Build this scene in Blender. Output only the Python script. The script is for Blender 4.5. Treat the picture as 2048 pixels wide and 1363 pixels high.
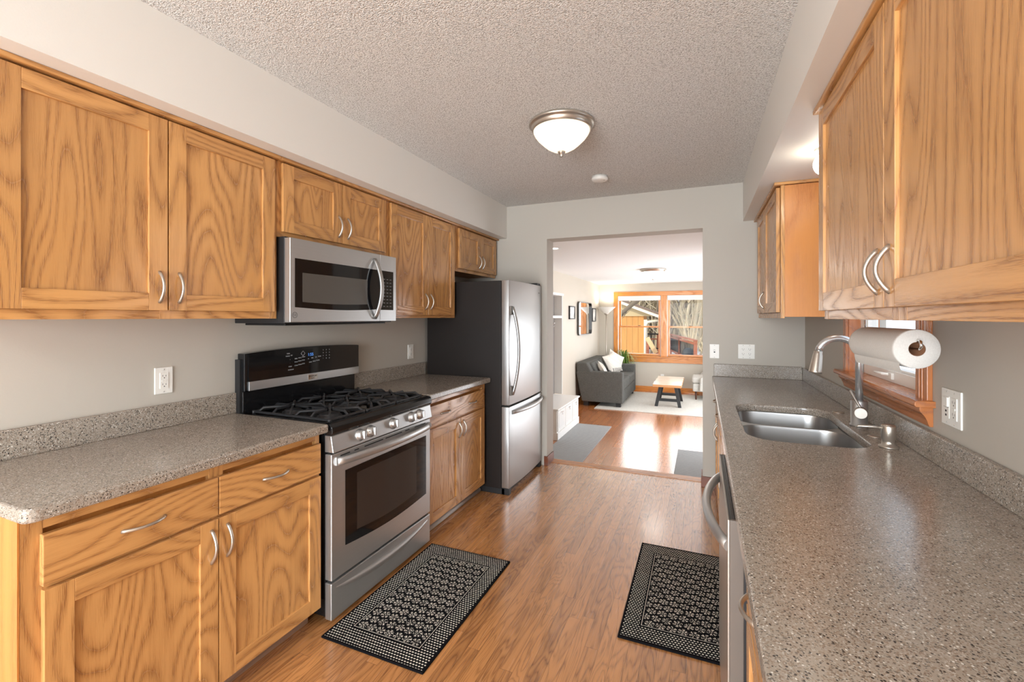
import bpy, bmesh, math, random
from mathutils import Vector, Matrix
from mathutils.geometry import tessellate_polygon
random.seed(7)
SC = bpy.context.scene
for o in list(bpy.data.objects): bpy.data.objects.remove(o)
COL = SC.collection
R = math.radians

# ------------------------------------------------------------------ camera
CAM_H = 1.394
cd = bpy.data.cameras.new('camera'); cam = bpy.data.objects.new('camera', cd); COL.objects.link(cam)
cam.location = (0, 0, CAM_H); cam.rotation_euler = (math.pi/2, 0, 0.3998)
cd.sensor_width = 36; cd.lens = 897.7/2048*36; cd.shift_y = -(681.5-633.3)/2048
cd.clip_start = 0.02; cd.clip_end = 300
SC.camera = cam
# ------------------------------------------------------------------ exposure
SC.view_settings.view_transform = 'Standard'; SC.view_settings.look = 'None'
SC.view_settings.gamma = 1; SC.view_settings.use_curve_mapping = False
SC.view_settings.exposure = 0.12
# ------------------------------------------------------------------ world, daylight and added fill
w = bpy.data.worlds.new('sky'); SC.world = w; w.use_nodes = True
bg = w.node_tree.nodes['Background']; bg.inputs[0].default_value = (0.80, 0.88, 1.0, 1); bg.inputs[1].default_value = 1.6
def light(name, kind, loc, energy, color=(1,1,1), rot=(0,0,0), size=None, size_y=None, radius=None):
    d = bpy.data.lights.new(name, kind); o = bpy.data.objects.new(name, d); COL.objects.link(o)
    o.location = loc; o.rotation_euler = rot; d.energy = energy; d.color = color
    if kind == 'AREA':
        d.shape = 'RECTANGLE'; d.size = size; d.size_y = size_y or size
    if radius is not None: d.shadow_soft_size = radius
    return o
sun = light('sun', 'SUN', (0,0,10), 2.7, (1.0,0.93,0.82)); sun.data.angle = R(0.6)
sun.rotation_euler = Vector((0.95,0.72,-0.62)).to_track_quat('-Z','Y').to_euler()
# added fill lights in two unseen openings, plus daylight at the living room window
light('added_rear_fill', 'AREA', (-0.72,-3.12,1.15), 250, (0.88,0.95,1.0), (R(90),0,0), 2.3, 2.0)  # unseen fill from behind the camera, added to brighten the kitchen
light('daylight_living_room_window', 'AREA', (-0.81,11.32,1.15), 30, (0.98,0.99,1.0), (R(-90),0,0), 2.0, 1.3).data.use_shadow = True
light('added_living_side_fill', 'AREA', (1.12,7.9,0.72), 92, (0.96,0.98,1.0), (0,R(90),0), 2.0, 3.4)  # unseen fill from the right, added to brighten the living room

up = light('added_ceiling_uplight', 'SPOT', (-0.72,-1.7,1.75), 380, (0.86,0.95,1.0), (math.pi,0,0), radius=.12); up.data.spot_size = R(150); up.data.spot_blend = .6  # unseen uplight without a fixture, added to brighten the ceiling
# ------------------------------------------------------------------ node helper
class N:
    def __init__(s, nt, sock): s.nt = nt; s.s = sock
    def m(s, op, b=None, c=None):
        n = s.nt.nodes.new('ShaderNodeMath'); n.operation = op
        for i, v in enumerate((s, b, c)):
            if v is None: continue
            if isinstance(v, N): s.nt.links.new(v.s, n.inputs[i])
            else: n.inputs[i].default_value = v
        return N(s.nt, n.outputs[0])
    def __add__(s, b): return s.m('ADD', b)
    def __sub__(s, b): return s.m('SUBTRACT', b)
    def __mul__(s, b): return s.m('MULTIPLY', b)
    def __truediv__(s, b): return s.m('DIVIDE', b)
    __radd__ = __add__; __rmul__ = __mul__
    def gt(s, b): return s.m('GREATER_THAN', b)
    def lt(s, b): return s.m('LESS_THAN', b)
    def floor(s): return s.m('FLOOR')
    def frac(s): return s.m('FRACT')
    def abs(s): return s.m('ABSOLUTE')
    def mx(s, b): return s.m('MAXIMUM', b)
    def mn(s, b): return s.m('MINIMUM', b)
    def pp(s, b): return s.m('PINGPONG', b)
    def pw(s, b): return s.m('POWER', b)
    def sin(s): return s.m('SINE')
def sock(nt, v, inp):
    if isinstance(v, N): nt.links.new(v.s, inp)
    else: inp.default_value = v
class Mat:
    def __init__(s, name, color=(.8,.8,.8), rough=.5, metal=0, spec=.5, **k):
        s.mat = bpy.data.materials.new(name); s.mat.use_nodes = True; s.nt = s.mat.node_tree
        s.b = s.nt.nodes['Principled BSDF']
        s.set('Base Color', (*color, 1)); s.set('Roughness', rough); s.set('Metallic', metal); s.set('Specular IOR Level', spec)
        for a, v in k.items(): s.set(a.replace('_', ' '), v)
    def set(s, n, v): sock(s.nt, v, s.b.inputs[n])
    def coord(s, kind='Object'):
        n = s.nt.nodes.new('ShaderNodeTexCoord'); return N(s.nt, n.outputs[kind])
    def rnd(s):
        n = s.nt.nodes.new('ShaderNodeObjectInfo'); return N(s.nt, n.outputs['Random'])
    def sep(s, v):
        n = s.nt.nodes.new('ShaderNodeSeparateXYZ'); sock(s.nt, v, n.inputs[0]); return [N(s.nt, o) for o in n.outputs]
    def comb(s, x, y, z):
        n = s.nt.nodes.new('ShaderNodeCombineXYZ')
        for i, v in enumerate((x, y, z)): sock(s.nt, v, n.inputs[i])
        return N(s.nt, n.outputs[0])
    def noise(s, v, scale, detail=2, rough=.5, dist=0):
        n = s.nt.nodes.new('ShaderNodeTexNoise'); sock(s.nt, v, n.inputs['Vector'])
        n.inputs['Scale'].default_value = scale; n.inputs['Detail'].default_value = detail
        n.inputs['Roughness'].default_value = rough; n.inputs['Distortion'].default_value = dist
        return N(s.nt, n.outputs['Fac'])
    def vor(s, v, scale, feature='F1'):
        n = s.nt.nodes.new('ShaderNodeTexVoronoi'); n.feature = feature; sock(s.nt, v, n.inputs['Vector']); n.inputs['Scale'].default_value = scale
        return N(s.nt, n.outputs['Distance']), N(s.nt, n.outputs['Color'])
    def white(s, v):
        n = s.nt.nodes.new('ShaderNodeTexWhiteNoise'); n.noise_dimensions = '3D'; sock(s.nt, v, n.inputs['Vector']); return N(s.nt, n.outputs['Value'])
    def mix(s, f, a, b, mode='MIX'):
        n = s.nt.nodes.new('ShaderNodeMix'); n.data_type = 'RGBA'; n.blend_type = mode
        for inp, v in ((n.inputs['Factor'], f), (n.inputs[6], a), (n.inputs[7], b)):
            if isinstance(v, tuple) and len(v) == 3: v = (*v, 1)
            sock(s.nt, v, inp)
        return N(s.nt, n.outputs[2])
    def ramp(s, f, stops, interp='LINEAR'):
        n = s.nt.nodes.new('ShaderNodeValToRGB'); sock(s.nt, f, n.inputs[0]); cr = n.color_ramp; cr.interpolation = interp
        while len(cr.elements) < len(stops): cr.elements.new(.5)
        for e, (p, c) in zip(cr.elements, stops): e.position = p; e.color = (*c, 1) if isinstance(c, tuple) else (c, c, c, 1)
        return N(s.nt, n.outputs[0])
    def bump(s, h, dist=.001, strength=1):
        n = s.nt.nodes.new('ShaderNodeBump'); sock(s.nt, h, n.inputs['Height']); n.inputs['Distance'].default_value = dist; n.inputs['Strength'].default_value = strength
        s.nt.links.new(n.outputs[0], s.b.inputs['Normal'])
def srgb(r, g, b):
    f = lambda c: (c/255/12.92) if c/255 <= .04045 else ((c/255+.055)/1.055)**2.4
    return (f(r), f(g), f(b))

# ------------------------------------------------------------------ materials
def oak(name, axis, light_c, dark_c, ringk=15, rough=.20, figure=1.0):
    m = Mat(name, rough=rough, spec=.62)
    r = m.rnd(); x, y, z = m.sep(m.coord())
    c = {'X': x, 'Y': y, 'Z': z}; o = [k for k in 'XYZ' if k != axis]
    a = c[axis]; p, q = c[o[0]] + r*7.3, c[o[1]] + r*3.1
    al = a + r*11.0
    g = m.noise(m.comb(p*4.2, q*4.2, al*.85), 1.0, 1.3, .5, .2)
    wv = m.noise(m.comb(p*40, q*40, al*3.5), 1.0, 2, .5)
    ring = (g*(ringk*3.0) + wv*.55).pp(1.0).pw(2.0)
    broad = m.noise(m.comb(p*9, q*9, al*1.2), 1.0, 2, .5, .3)
    fine = m.noise(m.comb(p*110, q*110, al*2.4), 1.0, 3, .65)
    pore = m.noise(m.comb(p*600, q*600, al*26), 1.0, 1, .5)
    tick = m.ramp(pore, [(.48, 0.0), (.60, 1.0)])
    tk = N(m.nt, tick.s)*(ring*.9 + .12)
    f = ring*(.42*figure) + (fine - .5)*.50 + tk*.42 + (broad - .5)*.5
    col = m.mix(f.mn(1.0).mx(0.0), light_c, dark_c)
    big = m.noise(m.comb(p*1.7, q*1.7, al*.5), 1.0, 1)
    col = m.mix((big - .5)*.7 + .15, col, tuple(v*.78 for v in dark_c))
    m.set('Base Color', col); m.set('Roughness', ring*.08 + rough)
    m.bump(tk*-1.0, .0004, .6)
    return m.mat
OL, OD = srgb(213,159,98), srgb(134,84,43)
oakV, oakH, oakX = oak('oak_upright_grain','Z',OL,OD), oak('oak_level_grain','Y',OL,OD), oak('oak_cross_grain','X',OL,OD)
TL, TD = srgb(232,152,70), srgb(186,106,42)
trimV, trimH, trimY = oak('trim_oak_upright','Z',TL,TD,9), oak('trim_oak_level','X',TL,TD,9), oak('trim_oak_long','Y',TL,TD,9)
lamV = oak('laminate_side_panel','Z',srgb(206,136,66),srgb(172,102,44),5,.35,.8)
kwinV, kwinY = oak('kitchen_trim_upright','Z',srgb(196,122,70),srgb(140,78,40),9), oak('kitchen_trim_long','Y',srgb(196,122,70),srgb(140,78,40),9)
darkwood = oak('stained_baseboard','Y',srgb(124,64,34),srgb(84,40,20),8,.35)
darkwoodX = oak('stained_baseboard_cross','X',srgb(124,64,34),srgb(84,40,20),8,.35)

def paint(name, c, rough=.55, bump=.0):
    m = Mat(name, c, rough, spec=.3)
    n = m.noise(m.coord(), 220, 2); m.bump(n, .0004, .35)
    return m.mat
wallP = paint('greige_wall_paint', srgb(189,183,173))
soffP = paint('brightened_soffit_paint', srgb(226,223,217))  # wall paint made lighter on the soffits; their stronger light is in the colour
lrP = paint('living_room_beige_paint', srgb(206,198,184))
whiteP = paint('white_gloss_paint', srgb(238,236,232), .35)
greyP = paint('grey_recess_paint', srgb(150,146,142), .5)
def popcorn():
    m = Mat('popcorn_ceiling_texture', srgb(222,218,212), .9, spec=.1)
    co = m.coord(); n = m.noise(co, 140, 3, .65); d, _ = m.vor(co, 200)
    h = n*1.2 - d*.7
    m.bump(h, .006, 1.0)
    m.set('Base Color', m.ramp(n, [(.32, srgb(176,172,166)), (.5, srgb(232,230,226)), (.7, srgb(246,245,242))]))
    return m.mat
ceilP = popcorn()
ceilLR = paint('flat_white_ceiling', srgb(247,247,246), .8)
def planks(name, wid, ln, light_c, dark_c, seam, rough, var, bseam=0.6, grain=1.0):
    m = Mat(name, rough=rough, spec=1.0, Coat_Weight=1.0, Coat_Roughness=.16)
    x, y, z = m.sep(m.coord())
    u = x/wid; i = u.floor()
    ri = m.white(m.comb(i, 3.3, 1.7))
    v = (y + ri*ln*5.0)/ln; j = v.floor()
    pid = m.white(m.comb(i, j, 9.1)); pid2 = m.white(m.comb(j, i, 4.4))
    fu = u.frac(); fv = v.frac()
    eu = fu.mn(fu*-1.0 + 1.0)*wid; ev = fv.mn(fv*-1.0 + 1.0)*ln
    edge = eu.lt(seam).mx(ev.lt(seam))
    px, py = x + pid*9.0, y + pid2*7.0
    g = m.noise(m.comb(px*9.0, py*1.3, pid*5.0), 1.0, 2.5, .55, .5)
    wv = m.noise(m.comb(px*50, py*4.0, pid), 1.0, 2, .5)
    ring = (g*30.0 + wv*.6).pp(1.0).pw(2.0)
    fine = m.noise(m.comb(px*110, py*2.2, pid), 1.0, 3, .65)
    pore = m.noise(m.comb(px*330, py*14, pid), 1.0, 1)
    tick = m.ramp(pore, [(.52, 0.0), (.68, 1.0)])
    knot = m.noise(m.comb(px*30, py*3.2, 2.0), 1.0, 3, .7)
    kn = m.ramp(knot, [(.66, 0.0), (.76, 1.0)])
    f = (ring*.44 + (fine - .5)*.6 + tick*.30*(ring*.8+.2))*grain + (pid - .5)*var + .10
    f = f + N(m.nt, kn.s)*.45
    col = m.mix(f.mn(1.0).mx(0.0), light_c, dark_c)
    col = m.mix(edge*bseam, col, tuple(c*.22 for c in dark_c))
    m.set('Base Color', col)
    m.set('Roughness', fine*.12 + rough)
    m.bump(edge*-1.0 - ring*.05, .0008, .7)
    return m.mat
floorM = planks('oak_strip_floor', .057, .95, srgb(206,144,88), srgb(112,68,36), .0007, .20, .42)
floorLR = planks('prefinished_plank_floor', .110, .85, srgb(196,122,66), srgb(126,66,32), .0032, .20, .6, .7, .6)
nose = oak('oak_threshold','X',srgb(206,138,80),srgb(140,82,40),8,.25)
def quartz():
    m = Mat('speckled_quartz', rough=.22, spec=.5)
    co = m.coord(); nb = m.noise(co, 40, 3)
    base = m.mix(nb, srgb(146,136,125), srgb(170,160,148))
    d1, c1 = m.vor(co, 420); r1, g1, b1 = m.sep(c1)
    d2, c2 = m.vor(co, 225); r2, g2, b2 = m.sep(c2)
    base = m.mix(r1.gt(.84)*.6, base, srgb(62,57,54))
    base = m.mix(g1.gt(.88)*.5, base, srgb(198,192,184))
    base = m.mix(b1.gt(.8)*.5, base, srgb(122,98,78))
    base = m.mix((r2.gt(.87))*d2.lt(.42)*.9, base, srgb(38,35,35))
    base = m.mix((g2.gt(.93))*d2.lt(.38)*.9, base, srgb(226,222,216))
    m.set('Base Color', base); m.set('Roughness', nb*.06 + .17)
    return m.mat
quartzM = quartz()
def steel(name, c=(.50,.50,.495), rough=.30, ax='Y', metal=.82):
    m = Mat(name, c, rough, metal)
    x, y, z = m.sep(m.coord()); s = {'X': 500, 'Y': 500, 'Z': 500}; s[ax] = 4
    n = m.noise(m.comb(x*s['X'], y*s['Y'], z*s['Z']), 1, 2)
    m.set('Roughness', n*.10 + (rough-.02)); m.set('Base Color', m.mix(n, tuple(v*.93 for v in c), tuple(min(1,v*1.06) for v in c)))
    return m.mat
steelY = steel('brushed_stainless'); steelZ = steel('brushed_stainless_upright', (.44,.44,.435), ax='Z', rough=.34)
nickel = steel('brushed_nickel', (.52,.47,.41), .28, 'Y')
chrome = Mat('polished_chrome', (.75,.75,.75), .08, 1).mat
sinkM = Mat('satin_sink_steel', (.46,.46,.46), .30, .9).mat
blackG = Mat('black_gloss_enamel', (.008,.008,.009), .12).mat
blackGl = Mat('black_glass', (.006,.006,.007), .05).mat
ovenGl = Mat('oven_window_glass', (.035,.030,.028), .07).mat
mwGl = Mat('microwave_mesh_window', (.085,.080,.072), .22).mat
blackM = Mat('black_matte', (.012,.012,.013), .5).mat
iron = Mat('cast_iron', (.022,.022,.024), .38).mat
fridgeS = Mat('dark_brown_textured_side', srgb(34,29,27), .45, spec=.25).mat
plastic = Mat('white_plastic', srgb(236,234,228), .3).mat
slot = Mat('dark_slot', (.01,.01,.01), .6).mat
greyTxt = Mat('grey_print', (.45,.45,.45), .5).mat
ledM = Mat('blue_display', (.0,.0,.0), .4); ledM.set('Emission Color', (.1,.35,1,1)); ledM.set('Emission Strength', .9); ledM = ledM.mat
def glassm(name, rough=0):
    m = bpy.data.materials.new(name); m.use_nodes = True; nt = m.node_tree; nt.nodes.remove(nt.nodes['Principled BSDF'])
    t = nt.nodes.new('ShaderNodeBsdfTransparent'); t.inputs[0].default_value = (.96,.97,.97,1)
    g = nt.nodes.new('ShaderNodeBsdfGlossy'); g.inputs['Roughness'].default_value = 0.0
    x = nt.nodes.new('ShaderNodeMixShader'); x.inputs[0].default_value = .004
    nt.links.new(t.outputs[0], x.inputs[1]); nt.links.new(g.outputs[0], x.inputs[2]); nt.links.new(x.outputs[0], nt.nodes['Material Output'].inputs[0])
    return m
glass = glassm('window_glass')
def glow(name, c, st, base=(.9,.88,.84)):
    m = Mat(name, base, .35); m.set('Emission Color', (*c, 1)); m.set('Emission Strength', st); return m.mat
domeM = glow('lit_frosted_glass_bowl', (1,.84,.60), 1.15, (.8,.76,.68))
dome2 = glow('lit_frosted_glass_bowl_white', (1,.95,.88), 6)
globeM = glow('lit_globe_bulb', (1,.92,.78), 16)
canM = glow('lit_downlight_lens', (1,.95,.85), 6)
shadeM = Mat('frosted_lamp_bowl', srgb(240,236,228), .4).mat
def rugmat():
    m = Mat('black_and_ivory_tufted_wool', rough=.95, spec=.1)
    x, y, z = m.sep(m.coord()); hx, hy = .262, .435
    wob = m.noise(m.coord(), 130, 2); wob2 = m.noise(m.comb(x+5.0, y+3.0, z), 120, 2)
    xx, yy = x + (wob-.5)*.004, y + (wob2-.5)*.004
    ax, ay = x.abs(), y.abs()
    inner = ax.lt(hx-.080)*ay.lt(hy-.098)
    # border: rows of short tufts
    pt = .0135
    row = (yy/pt).floor(); off = (row*.5).frac()
    cu = (xx/pt + off).frac() - .5; cv = (yy/pt).frac() - .5
    dots = (cu*cu*1.2 + cv*cv*2.6).lt(.14)
    outer = ax.lt(hx-.010)*ay.lt(hy-.010)
    # centre: staggered star-flowers
    P = .047
    r2 = (yy/P).floor(); o2 = (r2*.5).frac()
    fu = (xx/P + o2).frac() - .5; fv = (yy/P).frac() - .5
    rad = (fu*fu + fv*fv).m('SQRT'); th = fv.m('ARCTAN2', fu)
    pet = (th*3.0 + .5).sin().abs()
    vein = (th*6.0).sin().abs().gt(.35)
    star = (pet.gt(.52)*rad.gt(.15)*rad.lt(.46)*vein).mx(rad.lt(.075))
    tf, _ = m.vor(m.comb(x, y, 0.0), 230)
    star = star*tf.lt(.62)
    line = ((ax-(hx-.088)).abs().lt(.0013)*ay.lt(hy-.104)).mx((ay-(hy-.107)).abs().lt(.0013)*ax.lt(hx-.086))
    mask = (inner*star*ax.lt(hx-.094)*ay.lt(hy-.112)).mx((inner*-1.0+1.0)*dots*outer).mx(line)
    col = m.mix(mask, srgb(17,16,19), srgb(228,222,210))
    m.set('Base Color', col); m.bump(mask + wob*.3, .003, .8)
    return m.mat
rugM = rugmat()
def fabric(name, a, b, sc=260, rough=.95, bump=.001, stripe=None):
    m = Mat(name, rough=rough, spec=.15); co = m.coord(); x, y, z = m.sep(co)
    n = m.noise(co, sc, 2, .7); n2 = m.noise(co, 14, 3)
    f = n*1.6 - .3
    if stripe: f = f*.5 + (y*stripe).sin()*.35 + .3
    col = m.mix(f.mn(1.0).mx(0.0), a, b); col = m.mix(n2*.25, col, tuple(c*.8 for c in a))
    m.set('Base Color', col); m.bump(n, bump, .5); return m.mat
tweed = fabric('charcoal_tweed', srgb(66,66,64), srgb(118,117,112), 130)
tweedL = fabric('light_grey_tweed', srgb(176,172,164), srgb(222,219,211), 130)
matM = fabric('grey_ribbed_mat', srgb(128,130,131), srgb(186,187,187), 160, stripe=210)
rugLR = fabric('ivory_grey_area_rug', srgb(196,194,186), srgb(226,224,216), 40)
towel = fabric('white_paper_towel', srgb(206,202,196), srgb(222,219,214), 300)
card = Mat('brown_cardboard', srgb(120,82,56), .9).mat
def pillow_mat(band):
    m = Mat('ivory_cushion_cloth' + ('_banded' if band else ''), rough=.95, spec=.1); x, y, z = m.sep(m.coord())
    n = m.noise(m.coord(), 200, 2)
    ln = ((x*0.9+z*1.0)*26.0).sin().abs().lt(.10)*.18
    f = ln + (n-.5)*.1
    if band: f = f + z.lt(-.08)*z.gt(-.17)*((y*150.0).sin().gt(.1))*.8
    m.set('Base Color', m.mix(f.mn(1.0).mx(0.0), srgb(228,222,212), srgb(60,60,66))); return m.mat
leafM = Mat('green_leaf', srgb(96,132,52), .5).mat; leaf2 = Mat('pale_green_leaf', srgb(150,172,84), .5).mat
soilM = Mat('terracotta_pot', srgb(120,78,58), .7).mat
snow = Mat('snow', srgb(236,238,244), .9).mat
bark = Mat('pale_bark', srgb(196,178,146), .9).mat; bark2 = Mat('dark_bark', srgb(120,106,88), .9).mat
cream = Mat('cream_paint', srgb(240,232,206), .6).mat; tanM = Mat('tan_soffit_board', srgb(206,184,140), .7).mat
shingle = fabric('brown_shingle', srgb(120,98,84), srgb(150,128,110), 20)
def siding():
    m = Mat('grooved_tan_siding', rough=.8); x, y, z = m.sep(m.coord())
    g = (x/.19).frac().lt(.05); n = m.noise(m.comb(x*20, y, z*1.5), 1, 3)
    col = m.mix(n, srgb(222,166,98), srgb(196,134,70)); m.set('Base Color', m.mix(g*.75, col, srgb(90,56,30))); return m.mat
sidM = siding()
deckM = oak('red_stained_lumber','X',srgb(176,104,70),srgb(130,70,46),8,.6)

# ------------------------------------------------------------------ mesh builder
ORG = {}
class MB:
    def __init__(s): s.v = []; s.f = []; s.m = []; s.sm = []
    def add(s, vs, fs, mi=0, smooth=False):
        n = len(s.v); s.v += [Vector(v) for v in vs]
        for f in fs: s.f.append([n+i for i in f]); s.m.append(mi); s.sm.append(smooth)
        return s
    def box(s, x0, x1, y0, y1, z0, z1, mi=0):
        x0, x1 = sorted((x0,x1)); y0, y1 = sorted((y0,y1)); z0, z1 = sorted((z0,z1))
        vs = [(x0,y0,z0),(x1,y0,z0),(x1,y1,z0),(x0,y1,z0),(x0,y0,z1),(x1,y0,z1),(x1,y1,z1),(x0,y1,z1)]
        return s.add(vs, [(0,3,2,1),(4,5,6,7),(0,1,5,4),(1,2,6,5),(2,3,7,6),(3,0,4,7)], mi)
    def prism(s, poly, axis, a, b, mi=0, smooth=False):
        # poly: 2D points (counter-clockwise), extruded on axis from a to b
        def P(p, t): return {'X': (t,p[0],p[1]), 'Y': (p[0],t,p[1]), 'Z': (p[0],p[1],t)}[axis]
        n = len(poly); vs = [P(p,a) for p in poly] + [P(p,b) for p in poly]
        s.add(vs, [tuple(range(n)), tuple(range(2*n-1, n-1, -1))], mi)
        k = len(s.v) - 2*n
        for i in range(n):
            j = (i+1) % n; s.f.append([k+i, k+n+i, k+n+j, k+j]); s.m.append(mi); s.sm.append(smooth)
        return s
    def tube(s, pts, r, seg=10, mi=0, cap=True, flat=1.0, up=None, smooth=True):
        pts = [Vector(p) for p in pts]; n = len(pts)
        rs = r if isinstance(r, (list, tuple)) else [r]*n
        T = [(pts[min(i+1,n-1)] - pts[max(i-1,0)]).normalized() for i in range(n)]
        ref = Vector(up) if up else (Vector((0,0,1)) if abs(T[0].z) < .9 else Vector((1,0,0)))
        k = len(s.v)
        for i in range(n):
            u = (ref - T[i]*ref.dot(T[i]))
            if u.length < 1e-4: u = Vector((1,0,0)) - T[i]*T[i].x
            u.normalize(); ref = u if not up else ref; v = T[i].cross(u)
            for j in range(seg):
                a = 2*math.pi*j/seg; s.v.append(pts[i] + (u*math.cos(a)*flat + v*math.sin(a))*rs[i])
        for i in range(n-1):
            for j in range(seg):
                a, b = k+i*seg+j, k+i*seg+(j+1)%seg
                s.f.append([a, b, b+seg, a+seg]); s.m.append(mi); s.sm.append(smooth)
        if cap:
            s.f.append([k+j for j in range(seg-1,-1,-1)]); s.m.append(mi); s.sm.append(False)
            s.f.append([k+(n-1)*seg+j for j in range(seg)]); s.m.append(mi); s.sm.append(False)
        return s
    def cyl(s, p0, p1, r, seg=24, mi=0, r2=None): return s.tube([p0, p1], [r, r if r2 is None else r2], seg, mi)
    def lathe(s, prof, c, axis=(0,0,1), seg=40, mi=0, smooth=True):
        # prof: (radius, height) along axis from point c
        A = Vector(axis).normalized(); U = Vector((1,0,0)) if abs(A.x) < .9 else Vector((0,1,0)); U = (U - A*U.dot(A)).normalized(); V = A.cross(U)
        k = len(s.v); n = len(prof)
        for r, h in prof:
            for j in range(seg):
                a = 2*math.pi*j/seg; s.v.append(Vector(c) + A*h + (U*math.cos(a) + V*math.sin(a))*r)
        for i in range(n-1):
            for j in range(seg):
                a, b = k+i*seg+j, k+i*seg+(j+1)%seg
                s.f.append([a, b, b+seg, a+seg]); s.m.append(mi); s.sm.append(smooth)
        return s
    def build(s, name, mats, parent=None, loc=None, bevel=0, seg=2, subsurf=0, auto=False):
        o0 = ORG[parent.name] if parent else Vector(loc or (0,0,0))
        me = bpy.data.meshes.new(name); me.from_pydata([tuple(v-o0) for v in s.v], [], s.f)
        mats = mats if isinstance(mats, (list, tuple)) else [mats]
        for mt in mats: me.materials.append(mt)
        me.polygons.foreach_set('material_index', s.m); me.polygons.foreach_set('use_smooth', s.sm); me.update()
        bm = bmesh.new(); bm.from_mesh(me); bmesh.ops.recalc_face_normals(bm, faces=bm.faces); bm.to_mesh(me); bm.free()
        o = bpy.data.objects.new(name, me); COL.objects.link(o); ORG[o.name] = o0
        if parent: o.parent = parent
        else: o.location = o0
        if bevel:
            b = o.modifiers.new('bevel', 'BEVEL'); b.width = bevel; b.segments = seg; b.limit_method = 'ANGLE'; b.angle_limit = R(35); b.harden_normals = False
        if subsurf:
            q = o.modifiers.new('sub', 'SUBSURF'); q.levels = subsurf; q.render_levels = subsurf
        return o
def tag(o, label=None, cat=None, group=None, kind=None):
    if label: o['label'] = label
    if cat: o['category'] = cat
    if group: o['group'] = group
    if kind: o['kind'] = kind
    return o
def thing(name, label, cat, loc, group=None):
    o = bpy.data.objects.new(name, None); COL.objects.link(o); o.location = loc; o.empty_display_size = .1
    ORG[o.name] = Vector(loc); return tag(o, label, cat, group)
def struct(mb, name, mats, **k): return tag(mb.build(name, mats, **k), kind='structure')
def text(name, s, size, org, right, up, mat, parent, depth=.0004, align='CENTER'):
    cu = bpy.data.curves.new(name, 'FONT'); cu.body = s; cu.size = size; cu.align_x = align; cu.align_y = 'CENTER'; cu.extrude = depth
    t = bpy.data.objects.new(name, cu); COL.objects.link(t); bpy.context.view_layer.update()
    me = bpy.data.meshes.new_from_object(t.evaluated_get(bpy.context.evaluated_depsgraph_get())); me.name = name
    bpy.data.objects.remove(t)
    X = Vector(right).normalized(); Y = Vector(up).normalized(); Z = X.cross(Y)
    Mx = Matrix((X, Y, Z)).transposed().to_4x4(); Mx.translation = Vector(org) - ORG[parent.name]
    me.transform(Mx); me.materials.clear(); me.materials.append(mat)
    o = bpy.data.objects.new(name, me); COL.objects.link(o); o.parent = parent; ORG[o.name] = ORG[parent.name]; return o
def rrect(x0, x1, y0, y1, r, seg=8):
    out = []
    for cx, cy, a0 in ((x1-r,y1-r,0),(x0+r,y1-r,90),(x0+r,y0+r,180),(x1-r,y0+r,270)):
        for i in range(seg+1):
            a = R(a0 + 90*i/seg); out.append((cx+r*math.cos(a), cy+r*math.sin(a)))
    return out

# ------------------------------------------------------------------ room shell
XL, XR, YB, YB2, ZC, ZS = -2.166, .723, 4.006, 4.196, 2.463, 2.154
YR = -3.0
DL, DR, DT = -1.337, .008, 2.1235
struct(MB().box(XL-.15, XR+.15, YR-.15, YB2, -.20, 0), 'floor', floorM)
struct(MB().box(DL-.02, DR+.02, YB2-.09, YB2+.025, -.02, .004), 'trim_1', nose, bevel=.003)
struct(MB().box(XL-.15, XR+.15, YR-.15, YB, ZC, ZC+.15), 'ceiling', ceilP)
struct(MB().box(XL-.15, XL, YR, YB2, 0, ZC), 'wall_left', wallP)
b = MB()
WY0, WY1, WZ0, WZ1 = 2.033, 2.872, 1.087, 2.02
b.box(XR, XR+.15, YR, WY0, 0, ZC).box(XR, XR+.15, WY1, YB2, 0, ZC).box(XR, XR+.15, WY0, WY1, 0, WZ0).box(XR, XR+.15, WY0, WY1, WZ1, ZC)
struct(b, 'wall_right', wallP)
b = MB().box(XL, DL, YB, YB2, 0, ZC).box(DR, XR, YB, YB2, 0, ZC).box(DL, DR, YB, YB2, DT, ZC)
struct(b, 'wall_back', wallP)
# wall behind the camera, with an opening added for the fill light
b = MB().box(XL-.15, -1.95, YR-.15, YR, 0, ZC).box(.5, XR+.15, YR-.15, YR, 0, ZC).box(-1.95, .5, YR-.15, YR, 2.12, ZC)
struct(b, 'wall_front', wallP)
struct(MB().box(XL, -1.7475, YR, YB, ZS, ZC), 'wall_left_soffit', soffP)
struct(MB().box(.303, XR, YR, YB, ZS, ZC), 'wall_right_soffit', soffP)
# baseboards wrapping both ends of the wide opening
BH, BT = .088, .012
struct(MB().box(-1.362, DL+BT, YB-BT, YB, 0, BH).box(DL, DL+BT, YB, YB2-.01, 0, BH), 'baseboard_left', darkwood, bevel=.002)
struct(MB().box(DR-BT, .118, YB-BT, YB, 0, BH).box(DR-BT, DR, YB, YB2-.01, 0, BH), 'baseboard_right', darkwoodX, bevel=.002)

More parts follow.
